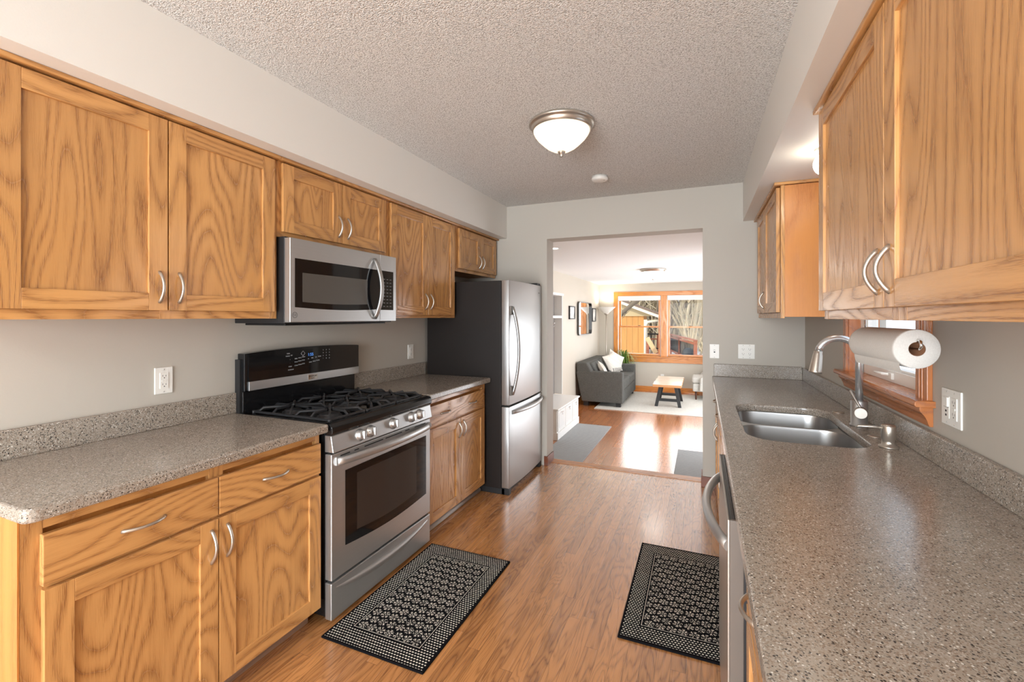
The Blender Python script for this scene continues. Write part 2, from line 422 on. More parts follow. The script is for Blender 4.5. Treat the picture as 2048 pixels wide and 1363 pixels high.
# ------------------------------------------------------------------ sink window (right wall)
b = MB()
cs = .074
for (y0,y1,z0,z1,mi) in ((WY0-cs,WY0,WZ0+.02,WZ1+cs,0),(WY1,WY1+cs,WZ0+.02,WZ1+cs,0),(WY0,WY1,WZ1,WZ1+cs,1)):
    b.box(XR-.016, XR, y0, y1, z0, z1, mi)
    if mi == 0:
        ym = y1-.028 if y0 < WY0 else y0
        b.box(XR-.022, XR-.015, ym, ym+.028, z0, z1, 0).box(XR-.019, XR-.015, (y0+y1)/2-.006, (y0+y1)/2+.004, z0, z1, 0)
b.box(XR-.01, XR+.12, WY0-.001, WY0+.012, WZ0+.02, WZ1, 0).box(XR-.01, XR+.12, WY1-.012, WY1+.001, WZ0+.02, WZ1, 0)
struct(b, 'window_1', [kwinV, kwinY], bevel=.002)
b = MB().prism([(XR+.12,WZ0),(XR-.052,WZ0),(XR-.056,WZ0+.006),(XR-.056,WZ0+.016),(XR-.050,WZ0+.022),(XR+.12,WZ0+.022)], 'Y', WY0-cs-.02, WY1+cs+.02, 0)
struct(b, 'trim_2', kwinY, bevel=.002)
prof = [(XR,1.020),(XR-.010,1.020),(XR-.014,1.030),(XR-.017,1.042),(XR-.024,1.056),(XR-.034,1.068),(XR-.037,1.076),(XR-.037,WZ0),(XR,WZ0)]
struct(MB().prism(prof, 'Y', WY0-cs-.003, WY1+cs+.003, 0), 'trim_3', kwinY, bevel=.001)
sw = thing('casement_window', 'white casement sash above the kitchen sink, half hidden by the paper towel', 'window', (XR+.075, (WY0+WY1)/2, WZ0+.022))
a0, a1, c0, c1 = WY0+.012, WY1-.012, WZ0+.022, WZ1
b = MB().box(XR+.04,XR+.10,a0,a1,c0,c0+.050).box(XR+.04,XR+.10,a0,a1,c1-.05,c1).box(XR+.04,XR+.10,a0,a0+.03,c0,c1).box(XR+.04,XR+.10,a1-.05,a1,c0,c1)
b.box(XR+.052,XR+.09,a0+.03,a1-.05,c0+.050,c0+.060).box(XR+.052,XR+.09,a1-.064,a1-.05,c0+.05,c1-.05)
b.build('sash_frame', whiteP, sw, bevel=.002)
MB().box(XR+.068,XR+.072,a0+.03,a1-.064,c0+.060,c1-.05).build('glass_pane', glass, sw)
b = MB().box(XR+.030,XR+.041,2.42,2.47,c0+.014,c0+.042).tube([(XR+.03,2.45,c0+.034),(XR+.012,2.46,c0+.035),(XR+.006,2.50,c0+.035),(XR+.006,2.545,c0+.034)],[.006,.007,.006,.004],8)
b.build('latch', plastic, sw, bevel=.002)

# ------------------------------------------------------------------ hardware
def pull(parent, a, b2, out, proj=.028, r=.0048, mat=None, name='handle'):
    a, b2, out = Vector(a), Vector(b2), Vector(out)
    pts = []; rs = []; n = 14
    for i in range(n+1):
        t = i/n; p = a.lerp(b2, t); h = math.sin(math.pi*t)**.8 if 0 < t < 1 else 0
        pts.append(p + out*(h*proj)); rs.append(r*(1.0 + .25*abs(2*t-1)**2))
    m = MB().tube(pts, rs, 10, flat=1.0)
    return m.build(name, mat or nickel, parent)
def door(parent, s, xf, y0, y1, z0, z1, fw=.062, hd=None, fwz=None, name='door'):
    """framed flat-panel door facing s on X; xf is the front plane"""
    t = .019; fz = fwz or fw; xb = xf - s*t
    b = MB().box(xb,xf,y0,y0+fw,z0,z1,0).box(xb,xf,y1-fw,y1,z0,z1,0)
    b.box(xb,xf,y0+fw,y1-fw,z0,z0+fz,1).box(xb,xf,y0+fw,y1-fw,z1-fz,z1,1)
    b.box(xb+s*.002, xf-s*.0085, y0+fw-.004, y1-fw+.004, z0+fz-.004, z1-fz+.004, 2)
    d = b.build(name, [oakV, oakH, oakV], parent, bevel=.0012)
    if hd: pull(d, (xf-s*.002, hd[0], hd[1]), (xf-s*.002, hd[0], hd[2]), (s,0,0))
    return d
def drawer(parent, s, xf, y0, y1, z0, z1, pulls=()):
    d = MB().box(xf-s*.019, xf, y0, y1, z0, z1).build('drawer', [oakH], parent, bevel=.0022)
    for yc in pulls: pull(d, (xf-s*.002, yc-.058, (z0+z1)/2), (xf-s*.002, yc+.058, (z0+z1)/2), (s,0,0), .026)
    return d
CT, CB = .914, .876
def base_cab(label, s, xw, xf, y0, y1, stiles, endpanel=False, ztop=CB, group=None, midrail=True):
    c = thing('base_cabinet', label, 'cabinet', ((xw+xf)/2, (y0+y1)/2, 0), group)
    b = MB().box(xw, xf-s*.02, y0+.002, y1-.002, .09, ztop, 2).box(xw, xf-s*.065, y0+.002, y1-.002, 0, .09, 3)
    for (a0, a1) in stiles: b.box(xf-s*.02, xf, a0, a1, .09, ztop, 0)
    b.box(xf-s*.019, xf-s*.0005, y0+.003, y1-.003, ztop-.036, ztop-.0005, 1).box(xf-s*.019, xf-s*.0005, y0+.003, y1-.003, .0905, .115, 1)
    if midrail: b.box(xf-s*.019, xf-s*.0005, y0+.003, y1-.003, .665, .71, 1)
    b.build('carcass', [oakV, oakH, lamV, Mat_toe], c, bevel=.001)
    return c
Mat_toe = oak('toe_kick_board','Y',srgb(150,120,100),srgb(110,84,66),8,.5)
shoeM = paint('pale_grey_shoe_moulding', srgb(196,194,192), .4)
FL, DF = -1.590, -1.572
# left run: cabinet before the range
c = base_cab('oak base cabinet under the long left counter, nearest the camera, two drawers over two doors', 1, XL+.003, FL, .561, 1.527, [(.561,.605),(1.035,1.085),(1.505,1.527)])
MB().box(XL+.01, FL+.0005, .5565, .5605, .0, CB).build('end_panel', lamV, c)
drawer(c, 1, DF, .598, 1.057, .694, .828, (.828,)); drawer(c, 1, DF, 1.061, 1.520, .694, .828, (1.29,))
door(c, 1, DF, .601, 1.057, .092, .682, hd=(1.033,.535,.650)); door(c, 1, DF, 1.061, 1.520, .092, .682, hd=(1.090,.535,.650))
# left run: cabinet between range and refrigerator
c = base_cab('oak base cabinet between the range and the refrigerator, one wide drawer over two doors', 1, XL+.003, FL, 2.352, 3.204, [(2.352,2.43),(3.155,3.204)])
drawer(c, 1, DF, 2.368, 3.150, .694, .828, (2.585, 2.965))
door(c, 1, DF, 2.368, 2.788, .085, .680, hd=(2.760,.545,.655)); door(c, 1, DF, 2.793, 3.168, .085, .680, hd=(2.825,.545,.655))
tag(MB().tube([(-1.636,2.355,.0185),(-1.636,3.195,.0185)], .018, 8).build('shoe_moulding', shoeM, loc=(-1.646,2.77,0)), 'pale grey shoe moulding along the toe kick between range and refrigerator', 'moulding')
def counter(label, x0, x1, y0, y1, nm='countertop'):
    return thing(nm, label, 'countertop', ((x0+x1)/2, (y0+y1)/2, CB))
c = counter('speckled grey-brown quartz countertop with rounded free end, left of the range', XL, -1.537, .549, 1.533)
def slab_round(x0, x1, y0, y1, rc):
    # one front corner rounded at (x1, y0)
    p = [(x0,y0)] + [(x1-rc+rc*math.sin(R(a)), y0+rc-rc*math.cos(R(a))) for a in range(0, 91, 15)] + [(x1,y1),(x0,y1)]
    return p
MB().prism(slab_round(XL+.001,-1.537,.549,1.533,.03), 'Z', CB+.0005, CT).build('slab', quartzM, c, bevel=.009, seg=3)
MB().box(XL+.001, XL+.021, .549, 1.533, CT, 1.014).build('backsplash', quartzM, c, bevel=.003)
c = counter('short speckled quartz countertop between the range and the refrigerator', XL, -1.537, 2.349, 3.206)
MB().box(XL+.001, -1.537, 2.349, 3.206, CB+.0005, CT).build('slab', quartzM, c, bevel=.009, seg=3)
MB().box(XL+.001, XL+.021, 2.349, 3.206, CT, 1.014).build('backsplash', quartzM, c, bevel=.003)

# ------------------------------------------------------------------ wall cabinets, left
UF, UD = -1.862, -1.842
def wall_cab(label, s, xw, xf, y0, y1, z0, stiles, crown=True, side=None, z1=2.136):
    c = thing('wall_cabinet', label, 'cabinet', ((xw+xf)/2, (y0+y1)/2, z0))
    b = MB().box(xw, xf-s*.02, y0+.001, y1-.001, z0+.008, z1, 2)
    for (a0, a1) in stiles: b.box(xf-s*.02, xf, a0, a1, z0, z1+.001, 0)
    b.box(xf-s*.019, xf-s*.0005, y0+.003, y1-.003, z0+.0005, z0+.032, 1).box(xf-s*.019, xf-s*.0005, y0+.003, y1-.003, z1-.03, z1-.0005, 1)
    b.build('carcass', [oakV, oakH, lamV], c, bevel=.001)
    return c
def crown(c, s, xf, y0, y1, side=None, xw=None):
    b = MB().box(xf-s*.01, xf+s*.034, y0, y1, 2.1375, 2.1535, 0)
    if side: b.box(xw, xf+s*.034, side-.014, side, 2.1375, 2.1535, 1)
    b.build('crown_strip', [oakH, oakX], c, bevel=.003)
z0 = 1.386
c = wall_cab('tall oak wall cabinet left of the microwave, two wide doors', 1, XL+.003, UF, .560, 1.530, z0, [(.56,.60),(1.03,1.07),(1.49,1.53)])
door(c, 1, UD, .592, 1.047, 1.418, 2.130, hd=(1.020,1.448,1.560)); door(c, 1, UD, 1.052, 1.506, 1.418, 2.130, hd=(1.087,1.448,1.560)); crown(c, 1, UF, .56, 1.530)
c = wall_cab('short oak wall cabinet directly above the microwave', 1, XL+.003, UF, 1.531, 2.333, 1.776, [(1.531,1.57),(2.29,2.333)])
door(c, 1, UD, 1.551, 1.931, 1.802, 2.130, hd=(1.908,1.833,1.948)); door(c, 1, UD, 1.936, 2.306, 1.802, 2.130, hd=(1.976,1.833,1.948)); crown(c, 1, UF, 1.531, 2.333)
c = wall_cab('tall oak wall cabinet between the microwave and the refrigerator, two narrow doors', 1, XL+.003, UF, 2.334, 3.203, z0, [(2.334,2.38),(3.14,3.203)])
door(c, 1, UD, 2.362, 2.782, 1.407, 2.130, hd=(2.752,1.448,1.560)); door(c, 1, UD, 2.787, 3.166, 1.407, 2.130, hd=(2.818,1.448,1.560)); crown(c, 1, UF, 2.334, 3.203)
c = wall_cab('short oak wall cabinet above the refrigerator', 1, XL+.003, UF, 3.204, 3.985, 1.770, [(3.204,3.26),(3.94,3.985)])
door(c, 1, UD, 3.245, 3.632, 1.797, 2.128, hd=(3.603,1.826,1.940)); door(c, 1, UD, 3.637, 3.965, 1.797, 2.128, hd=(3.668,1.826,1.940)); crown(c, 1, UF, 3.204, 4.002)

# ------------------------------------------------------------------ wall cabinets, right
RF, RD = .412, .392
c = wall_cab('oak wall cabinet at the right edge of the photo, nearest the camera, single wide door', -1, XR-.003, RF, .56, 1.279, z0, [(.56,.64),(1.235,1.279)])
door(c, -1, RD, .64, 1.303, 1.416, 2.130, hd=(1.270,1.450,1.556)); crown(c, -1, RF, .56, 1.279)
c = wall_cab('oak wall cabinet beside the sink window on the camera side, above the paper towel', -1, XR-.003, RF, 1.280, 1.946, z0, [(1.28,1.32),(1.89,1.946)])
door(c, -1, RD, 1.308, 1.938, 1.416, 2.130, hd=(1.345,1.450,1.556)); crown(c, -1, RF, 1.280, 1.962)
c = wall_cab('far right oak wall cabinet in the corner beyond the sink window', -1, XR-.003, RF, 2.930, 4.000, z0, [(2.93,2.99),(3.44,3.50),(3.93,4.0)])
door(c, -1, RD, 2.952, 3.470, 1.420, 2.130); door(c, -1, RD, 3.475, 3.900, 1.420, 2.130, hd=(3.512,1.452,1.562)); crown(c, -1, RF, 2.9305, 4.0, side=2.930, xw=XR-.003)

# ------------------------------------------------------------------ right base run
RBF, RBD = .121, .1025
c = base_cab('oak base cabinet under the near right counter, camera side of the dishwasher', -1, XR-.003, RBF, .30, 1.283, [(.30,.36),(1.25,1.283)])
drawer(c, -1, RBD, .84, 1.255, .694, .828, (1.098,)); drawer(c, -1, RBD, .34, .835, .694, .828, (.59,))
door(c, -1, RBD, .84, 1.255, .092, .682, hd=(.872,.535,.65)); door(c, -1, RBD, .34, .835, .092, .682, hd=(.80,.535,.65))
c = base_cab('oak sink base cabinet beyond the dishwasher', -1, XR-.003, RBF, 1.905, 2.880, [(1.905,1.96),(2.36,2.42),(2.84,2.88)], ztop=.665)
b = MB().box(RBF, RBF+.02, 1.905, 2.88, .665, CB).build('apron_rail', [oakH], c)
drawer(c, -1, RBD, 1.935, 2.39, .694, .828); drawer(c, -1, RBD, 2.395, 2.855, .694, .828)
door(c, -1, RBD, 1.935, 2.39, .092, .682, hd=(2.36,.535,.65)); door(c, -1, RBD, 2.395, 2.855, .092, .682, hd=(2.425,.535,.65))
c = base_cab('farthest right oak base cabinet of drawers in the corner by the light switch', -1, XR-.003, RBF, 2.881, 3.99, [(2.881,2.93),(3.42,3.47),(3.95,3.99)])
drawer(c, -1, RBD, 2.91, 3.44, .694, .828, (3.17,)); drawer(c, -1, RBD, 3.445, 3.97, .694, .828, (3.70,))
door(c, -1, RBD, 2.91, 3.44, .092, .682, hd=(3.41,.535,.65)); door(c, -1, RBD, 3.445, 3.97, .092, .682, hd=(3.475,.535,.65))
# countertop with the sink cut out
CF = .079
SX0, SX1, SY0, SY1 = .168, .590, 2.000, 2.790
c = counter('long speckled quartz countertop on the right with the sink cut into it', CF, XR, .28, 4.0)
outer = [(CF,.28),(XR-.001,.28),(XR-.001,YB-.001),(CF,YB-.001)]
inner = rrect(SX0, SX1, SY0, SY1, .11)
X0_, X1_, Y0_, Y1_ = CF, XR-.001, .28, YB-.001
outr = []
for q_, (cx_, cy_, ox, oy) in enumerate(((SX1-.11,SY1-.11,X1_,Y1_),(SX0+.11,SY1-.11,X0_,Y1_),(SX0+.11,SY0+.11,X0_,Y0_),(SX1-.11,SY0+.11,X1_,Y0_))):
    st_, en_ = ((ox,cy_),(cx_,oy)) if q_ % 2 == 0 else ((cx_,oy),(ox,cy_))
    for i in range(9):
        t = i/4 if i <= 4 else (i-4)/4
        p0_, p1_ = (st_, (ox,oy)) if i <= 4 else ((ox,oy), en_)
        outr.append((p0_[0]+(p1_[0]-p0_[0])*t, p0_[1]+(p1_[1]-p0_[1])*t))
n = len(inner); b = MB()
for ring_, z_ in ((inner,CT),(outr,CT),(outr,CB+.0005),(inner,CB+.0005)): b.v += [Vector((x,y,z_)) for x,y in ring_]
for k_ in range(4):
    for i in range(n):
        j = (i+1) % n; b.f.append([k_*n+i, k_*n+j, ((k_+1)%4)*n+j, ((k_+1)%4)*n+i]); b.m.append(0); b.sm.append(k_ == 3)
b.build('slab', quartzM, c, bevel=.005, seg=3)
MB().box(XR-.021, XR-.001, .28, YB-.001, CT, 1.008).box(CF+.012, XR-.021, YB-.021, YB-.001, CT, 1.014).build('backsplash', quartzM, c, bevel=.003)
# sink
snk = thing('kitchen_sink', 'undermount double bowl stainless steel sink in the right countertop', 'sink', ((SX0+SX1)/2, (SY0+SY1)/2, .70))
def bowl(y0, y1, zt, name):
    b = MB(); rings = []
    for d, z, rr in ((0,zt,.095),(.002,zt-.012,.095),(.006,zt-.10,.09),(.012,zt-.155,.085),(.030,zt-.178,.07),(.06,zt-.184,.05)):
        rings.append([(x,y,z) for x,y in rrect(SX0-.004+d, SX1+.004-d, y0+d, y1-d, rr)])
    k = len(rings[0])
    for r_ in rings: b.v += [Vector(p) for p in r_]
    for i in range(len(rings)-1):
        for j in range(k): b.f.append([i*k+j, i*k+(j+1)%k, (i+1)*k+(j+1)%k, (i+1)*k+j]); b.m.append(0); b.sm.append(True)
    b.f.append([(len(rings)-1)*k+j for j in range(k)]); b.m.append(0); b.sm.append(False)
    o = b.build(name, sinkM, snk)
    MB().lathe([(0,.003),(.03,.003),(.042,.002),(.045,0)], ((SX0+SX1)/2+.03, (y0+y1)/2, zt-.184), seg=24).build('drain', chrome, o)
bowl(SY0-.006, 2.449, CB-.002, 'bowl'); bowl(2.470, SY1+.006, CB-.002, 'bowl')
o_ = rrect(SX0-.02, SX1+.02, SY0-.02, SY1+.02, .12); h1 = rrect(SX0-.004, SX1+.004, SY0-.006, 2.449, .095)[::-1]; h2 = rrect(SX0-.004, SX1+.004, 2.470, SY1+.006, .095)[::-1]
b = MB(); b.v = [Vector((x,y,CB-.002)) for x,y in o_+h1+h2]
for t in tessellate_polygon([[Vector((*p,0)) for p in l] for l in (o_,h1,h2)]): b.f.append(list(t)); b.m.append(0); b.sm.append(False)
b.build('rim', sinkM, snk)
# faucet
fc = thing('faucet', 'tall gooseneck pull-down faucet with side lever behind the sink', 'faucet', (.640,2.42,CT))
MB().lathe([(0,0),(.035,0),(.035,.006),(.031,.008),(.031,.108),(.029,.112),(0,.112)], (.640,2.42,CT)).build('base_body', steelZ, fc)
pts = [(.640,2.42,CT+.11),(.640,2.42,1.222)]
for i in range(1, 13):
    a = math.pi*(i/12)*.93; pts.append((.640-.077+.077*math.cos(a), 2.42, 1.222+.077*math.sin(a)))
MB().tube(pts, .0145, 18).build('spout', steel('satin_faucet_steel', (.66,.66,.66), .22, 'Z'), fc)
e = Vector(pts[-1]); dr = Vector((-.12,0,-1)).normalized()
b = MB().lathe([(0,-.002),(.0165,0),(.0165,.012),(.0185,.016),(.0245,.088),(.026,.092),(.026,.100),(.020,.1005),(0,.0995)], e, dr, 28)
b.build('spray_head', nickel, fc)
b = MB().cyl((.640,2.40,CT+.066), (.628,2.352,CT+.066), .0235, 24).cyl((.636,2.375,CT+.08), (.604,2.41,CT+.155), .0052, 10)
b.build('lever', Mat('satin_nickel_lever', (.42,.38,.34), .45, .9).mat, fc, bevel=.002)
sd = thing('soap_dispenser', 'short brushed nickel soap dispenser beside the faucet on the camera side', 'soap dispenser', (.633,2.06,CT))
MB().lathe([(0,0),(.030,0),(.030,.006),(.021,.009),(.019,.028),(.022,.032),(.022,.078),(.020,.083),(0,.083)], (.633,2.06,CT)).build('body', nickel, sd)
MB().tube([(.625,2.06,CT+.070),(.585,2.065,CT+.071),(.545,2.07,CT+.069),(.538,2.072,CT+.062)], [.0055,.0048,.0042,.0042], 10).build('nozzle', nickel, sd)
for (x,y,lab) in ((.632,2.715,'round steel hole cover on the counter behind the far sink bowl'),(.640,2.225,'round steel hole cover on the counter between faucet and soap dispenser')):
    tag(MB().lathe([(0,.004),(.018,.004),(.024,.003),(.026,0),(.0,0)], (x,y,CT+.0003), seg=32).build('hole_cover', nickel, loc=(x,y,CT)), lab, 'hole cover')

# dishwasher
dw = thing('dishwasher', 'stainless steel dishwasher under the right counter with big curved handle', 'dishwasher', (.40,1.594,0))
MB().box(.10,.70,1.292,1.898,.02,.868).build('tub', blackM, dw)
dd = MB().box(.0665,.10,1.290,1.900,.115,.868,0).build('door', Mat('taupe_door_edge', srgb(104,94,86), .5).mat, dw, bevel=.002)
MB().box(.062,.0665,1.290,1.900,.115,.868,0).build('front_panel', steel('dishwasher_steel', (.46,.42,.38), .34, 'Y'), dd, bevel=.001)
b = MB().box(.066,.098,1.30,1.89,.868,.8685)
b.build('control_strip', blackGl, dw)
MB().box(.155,.17,1.295,1.895,.0,.11).build('kick_plate', blackM, dw)
hp = []; n = 16
for i in range(n+1):
    t = i/n; hp.append((.066 - .052*math.sin(math.pi*t)**.75 if 0<t<1 else .066, 1.315+.56*t, .79))
MB().tube(hp, .0135, 12, flat=1.15, up=(0,0,1)).build('handle', steelY, dw)

# ------------------------------------------------------------------ range
YA, YE = 1.548, 2.338
rg = thing('gas_range', 'freestanding stainless steel gas range with black cooktop and backguard', 'range', (-1.84,(YA+YE)/2,0))
MB().box(-2.14,-1.575,YA,YE,.03,.885).build('body', blackG, rg, bevel=.003)
for (x,y) in ((-1.62,YA+.05),(-1.62,YE-.05),(-2.08,YA+.05),(-2.08,YE-.05)): MB().cyl((x,y,0),(x,y,.031),.015,12).build('foot', blackM, rg)
# cooktop with raised rim and overhanging front
b = MB().box(-2.14,-1.55,YA-.008,YE+.008,.884,.902).box(-2.14,-1.54,YA-.008,YA+.012,.902,.911).box(-2.14,-1.54,YE-.012,YE+.008,.902,.911)
b.prism([(-1.565,.858),(-1.532,.858),(-1.524,.872),(-1.527,.897),(-1.545,.911),(-1.575,.911),(-1.575,.902),(-1.565,.884)], 'Y', YA-.008, YE+.008)
b.build('cooktop', blackG, rg, bevel=.005, seg=3)
# control panel, tilted
b = MB().prism([(-1.575,.780),(-1.522,.780),(-1.536,.857),(-1.575,.857)], 'Y', YA-.004, YE+.006)
b.build('control_panel', steelY, rg, bevel=.004)
ax = Vector((.077,0,.014)).normalized()
for y in (1.720,1.797,1.975,2.142,2.222):
    p = Vector((-1.529, y, .822))
    k = MB().lathe([(0,-.002),(.030,-.002),(.030,.004),(.024,.006),(.023,.020),(.021,.024),(0,.024)], p, ax, 28)
    k.build('knob', steelY, rg)
    kk = MB().box(-1.5085,-1.494, y-.0055, y+.0055, .805, .846); kk.build('knob_grip', steelY, rg, bevel=.003)
# oven door with bowed window and handle
od = MB().box(-1.575,-1.535,YA-.002,YE+.004,.200,.772).build('oven_door', steelY, rg, bevel=.004)
yl, yr, zt_, zb_ = 1.630, 2.296, .678, .328
def bowed(yl, yr, zt, zb, bow, n=14):
    p = [(yr,zt),(yl,zt)]
    for i in range(n+1):
        t = i/n; p.append((yl+(yr-yl)*t, zb - bow*math.sin(math.pi*t)))
    return p
MB().prism(bowed(yl,yr,zt_,zb_,.022), 'X', -1.536, -1.5335).build('window_surround', blackGl, od)
MB().prism(bowed(1.706,2.196,.643,.370,.016), 'X', -1.5336, -1.5330).build('window', ovenGl, od)
for (y0_,y1_) in ((1.60,1.66),(1.69,1.72),(1.76,1.90),(1.92,2.06),(2.09,2.13),(2.18,2.29)):
    MB().box(-1.536,-1.5342,y0_,y1_,.752,.757).build('vent_slot', slot, od)
hp = []
for i in range(19):
    t = i/18; hp.append((-1.530+.040*math.sin(math.pi*t)**.7 if 0<t<1 else -1.532, 1.575+.755*t, .733))
MB().tube(hp, .013, 10, flat=1.5, up=(0,0,1)).build('handle', steelY, od)
# storage drawer with moulded grip
dr_ = MB().box(-1.575,-1.536,YA-.002,YE+.004,.022,.188).build('storage_drawer', steelY, rg, bevel=.004)
hp = []; 
b = MB(); n = 24; prev = None
for i in range(n+1):
    t = i/n; y = 1.575+.74*t; s_ = math.sin(math.pi*t)**.8 if 0<t<1 else 0; zz = .160-.022*s_; o_ = .018*s_
    ring = [(-1.536, y, zz+.004), (-1.5355+o_, y, zz), (-1.5355+o_*.9, y, zz-.014*s_-.002), (-1.536, y, zz-.036*s_-.004)]
    b.v += [Vector(q) for q in ring]
    if i:
        k = len(b.v)-8
        for j in range(3): b.f.append([k+j,k+j+1,k+5+j,k+4+j]); b.m.append(0); b.sm.append(True)
b.build('grip', steelY, dr_)
# backguard
def arched(y0, y1, z0, zs, zm, n=16): 
    return [(y0,z0),(y1,z0)] + [(y1+(y0-y1)*i/n, zs + (zm-zs)*math.sin(math.pi*(.04+.92*i/n))**.7) for i in range(n+1)]
bgd = MB().prism(arched(YA-.006, YE+.006, 1.020, 1.205, 1.222), 'X', -2.150, -2.098).build('backguard', blackG, rg, bevel=.003)
MB().prism(arched(YA+.012, YE+.003, 1.068, 1.204, 1.220), 'X', -2.098, -2.092).build('glass_face', blackGl, bgd)
MB().box(-2.098,-2.088,YA+.012,YE+.004,1.022,1.068).build('trim_strip', steelY, bgd, bevel=.002)
MB().box(-2.150,-2.112,YA-.004,YE-.010,.902,1.020).build('lower_guard', blackG, bgd, bevel=.004)
MB().box(-2.155,-2.12,YA-.016,YA-.004,.89,1.18).build('side_flange', blackM, bgd)
MB().box(-2.088,-2.0865,1.925,1.992,1.032,1.060).build('badge', chrome, bgd)
text('badge_text', 'KENMORE', .0125, (-2.0864,1.9585,1.050), (0,1,0), (0,0,1), slot, bgd)
text('badge_text', 'ELITE', .009, (-2.0864,1.9585,1.038), (0,1,0), (0,0,1), slot, bgd)
GX = -2.0918
def label_on(s_, sz, y, z, mat=greyTxt, nm='panel_print'): return text(nm, s_, sz, (GX,y,z), (0,1,0), (0,0,1), mat, bgd)
label_on('1:55', .024, 1.946, 1.176, ledM, 'clock_digits')
rows = [(1.793,1.192,'TIMER'),(1.790,1.178,'ON/OFF'),(1.805,1.158,'+'),(1.805,1.139,'-'),(1.806,1.120,'START'),(1.810,1.102,'CLEAR/OFF'),(1.815,1.181,'SET'),
 (1.845,1.160,'BAKE'),(1.871,1.163,'BROIL'),(1.895,1.166,'WARM'),(1.845,1.142,'CONV'),(1.871,1.145,'ROAST'),(1.895,1.148,'HOLD'),(1.845,1.122,'COOK'),(1.871,1.125,'CLEAN'),(1.895,1.128,'LOCK'),
 (1.930,1.152,'HI'),(1.958,1.155,'MED'),(1.985,1.158,'LO'),(2.012,1.160,'PROBE'),(1.945,1.132,'LIGHT'),(1.973,1.135,'DELAY'),(2.000,1.138,'CLOCK')]
for y, z, s_ in rows: label_on(s_, .0075, y, z)
for r_ in range(4):
    for q in range(3): label_on('123456789*0#'[r_*3+q], .009, 2.040+q*.024, 1.196-r_*.017)
MB().lathe([(.013,0),(.015,0),(.015,.0006),(.013,.0006),(.013,0)], (GX-.0003,1.892,1.186), (1,0,0), 4).build('diamond_mark', greyTxt, bgd)
# burners and grates
for (x,y,r_) in ((-1.70,1.70,.048),(-1.95,1.70,.040),(-1.82,1.945,.050),(-1.70,2.19,.048),(-1.95,2.19,.036)):
    bb = MB().lathe([(r_+.012,0),(r_+.010,.006),(r_,.008),(r_,.014),(r_-.006,.0175),(0,.0175)], (x,y,.902), seg=28); bb.build('burner', iron, rg)
def grate(y0, y1, cs_):
    b = MB(); zt = .936; x0, x1 = -2.085, -1.585; r_ = .0065
    ym = (y0+y1)/2
    def bar(p, q, mid=None): 
        P_ = [p] + ([mid] if mid else []) + [q]; b.tube(P_, r_, 6, up=(0,0,1), smooth=False)
    for y in (y0+.01, y1-.01): bar((x0,y,.916),(x1,y,.916))
    for x in (x0,x1): bar((x,y0+.01,.916),(x,y1-.01,.916))
    for (cx,cy) in cs_:
        for a in range(0, 360, 45):
            dx, dy = math.cos(R(a)), math.sin(R(a))
            ex = min((x1-cx)/dx if dx>1e-3 else 9, (x0-cx)/dx if dx<-1e-3 else 9, ((y1-.01)-cy)/dy if dy>1e-3 else 9, ((y0+.01)-cy)/dy if dy<-1e-3 else 9, .155)
            if ex < .04: continue
            P0 = (cx+dx*.022, cy+dy*.022, zt); P1 = (cx+dx*(ex-.022), cy+dy*(ex-.022), zt); P2 = (cx+dx*ex, cy+dy*ex, .918)
            b.tube([P0,P1,P2], r_, 6, up=None, smooth=False)
    for x in (x0,x1):
        for y in (y0+.01,y1-.01): b.cyl((x,y,.9025),(x,y,.922),.008,8)
    return b.build('grate', iron, rg)
grate(1.572,1.820,((-1.70,1.70),(-1.95,1.70))); grate(1.824,2.066,((-1.82,1.945),(-1.66,1.945),(-1.99,1.945))); grate(2.070,2.318,((-1.70,2.19),(-1.95,2.19)))

# ------------------------------------------------------------------ over-the-range microwave
MX = -1.777
mw = thing('microwave', 'stainless steel over-the-range microwave with curved handle under the short cabinet', 'microwave', (-1.96,1.93,1.36))
MB().box(-2.160,-1.815,1.534,2.326,1.362,1.7755).build('body', blackM, mw, bevel=.003)
MB().box(-2.12,-1.84,1.560,2.300,1.352,1.362).build('bottom_vent', blackG, mw, bevel=.003)
md = MB().box(-1.815,MX,1.534,2.172,1.368,1.768).build('door', steelY, mw, bevel=.003)
MB().box(-1.815,MX,2.1735,2.326,1.368,1.768).build('control_side', steelY, mw, bevel=.003)
def bowz(yl, yr, zt, zb, bow, n=12): 
    return [(yr,zt)] + [(yr+(yl-yr)*i/n, zt) for i in range(1,n+1)] + [(yl+(yr-yl)*i/n, zb - bow*math.sin(math.pi*i/n)) for i in range(n+1)]
MB().prism(bowz(1.560,2.172,1.673,1.440,.010), 'X', MX-.001, MX+.0012).build('window_surround', blackGl, md)
MB().prism(bowz(1.603,2.060,1.607,1.466,.006), 'X', MX+.0011, MX+.0016).build('window', mwGl, md)
MB().box(MX-.001,MX+.0012,2.1735,2.296,1.436,1.673).build('keypad_glass', blackGl, mw)
for r_ in range(9):
    for q in range(3): MB().box(MX+.0012,MX+.0016,2.200+q*.030,2.216+q*.030,1.620-r_*.0205,1.624-r_*.0205).build('key_mark', Mat_key if r_ or q else globals().setdefault('Mat_key', Mat('dim_key_print',(.16,.16,.16),.5).mat), mw)
hp = []
for i in range(19):
    t = i/18; hp.append((MX+.002+.052*math.sin(math.pi*t)**.85 if 0<t<1 else MX, 2.118, 1.385+.350*t))
MB().tube(hp, .0085, 10, flat=1.0, up=(0,1,0)).tube([(p[0]-.0,p[1]+.012,p[2]) for p in hp], .0085, 10).build('handle', steelZ, md)
lg = MB().lathe([(.012,0),(.0145,0),(.0145,.0008),(.012,.0008),(.012,0)], (MX,1.560,1.403), (1,0,0), 28).build('logo_ring', Mat('dark_grey_emblem',(.10,.10,.10),.4).mat, md)
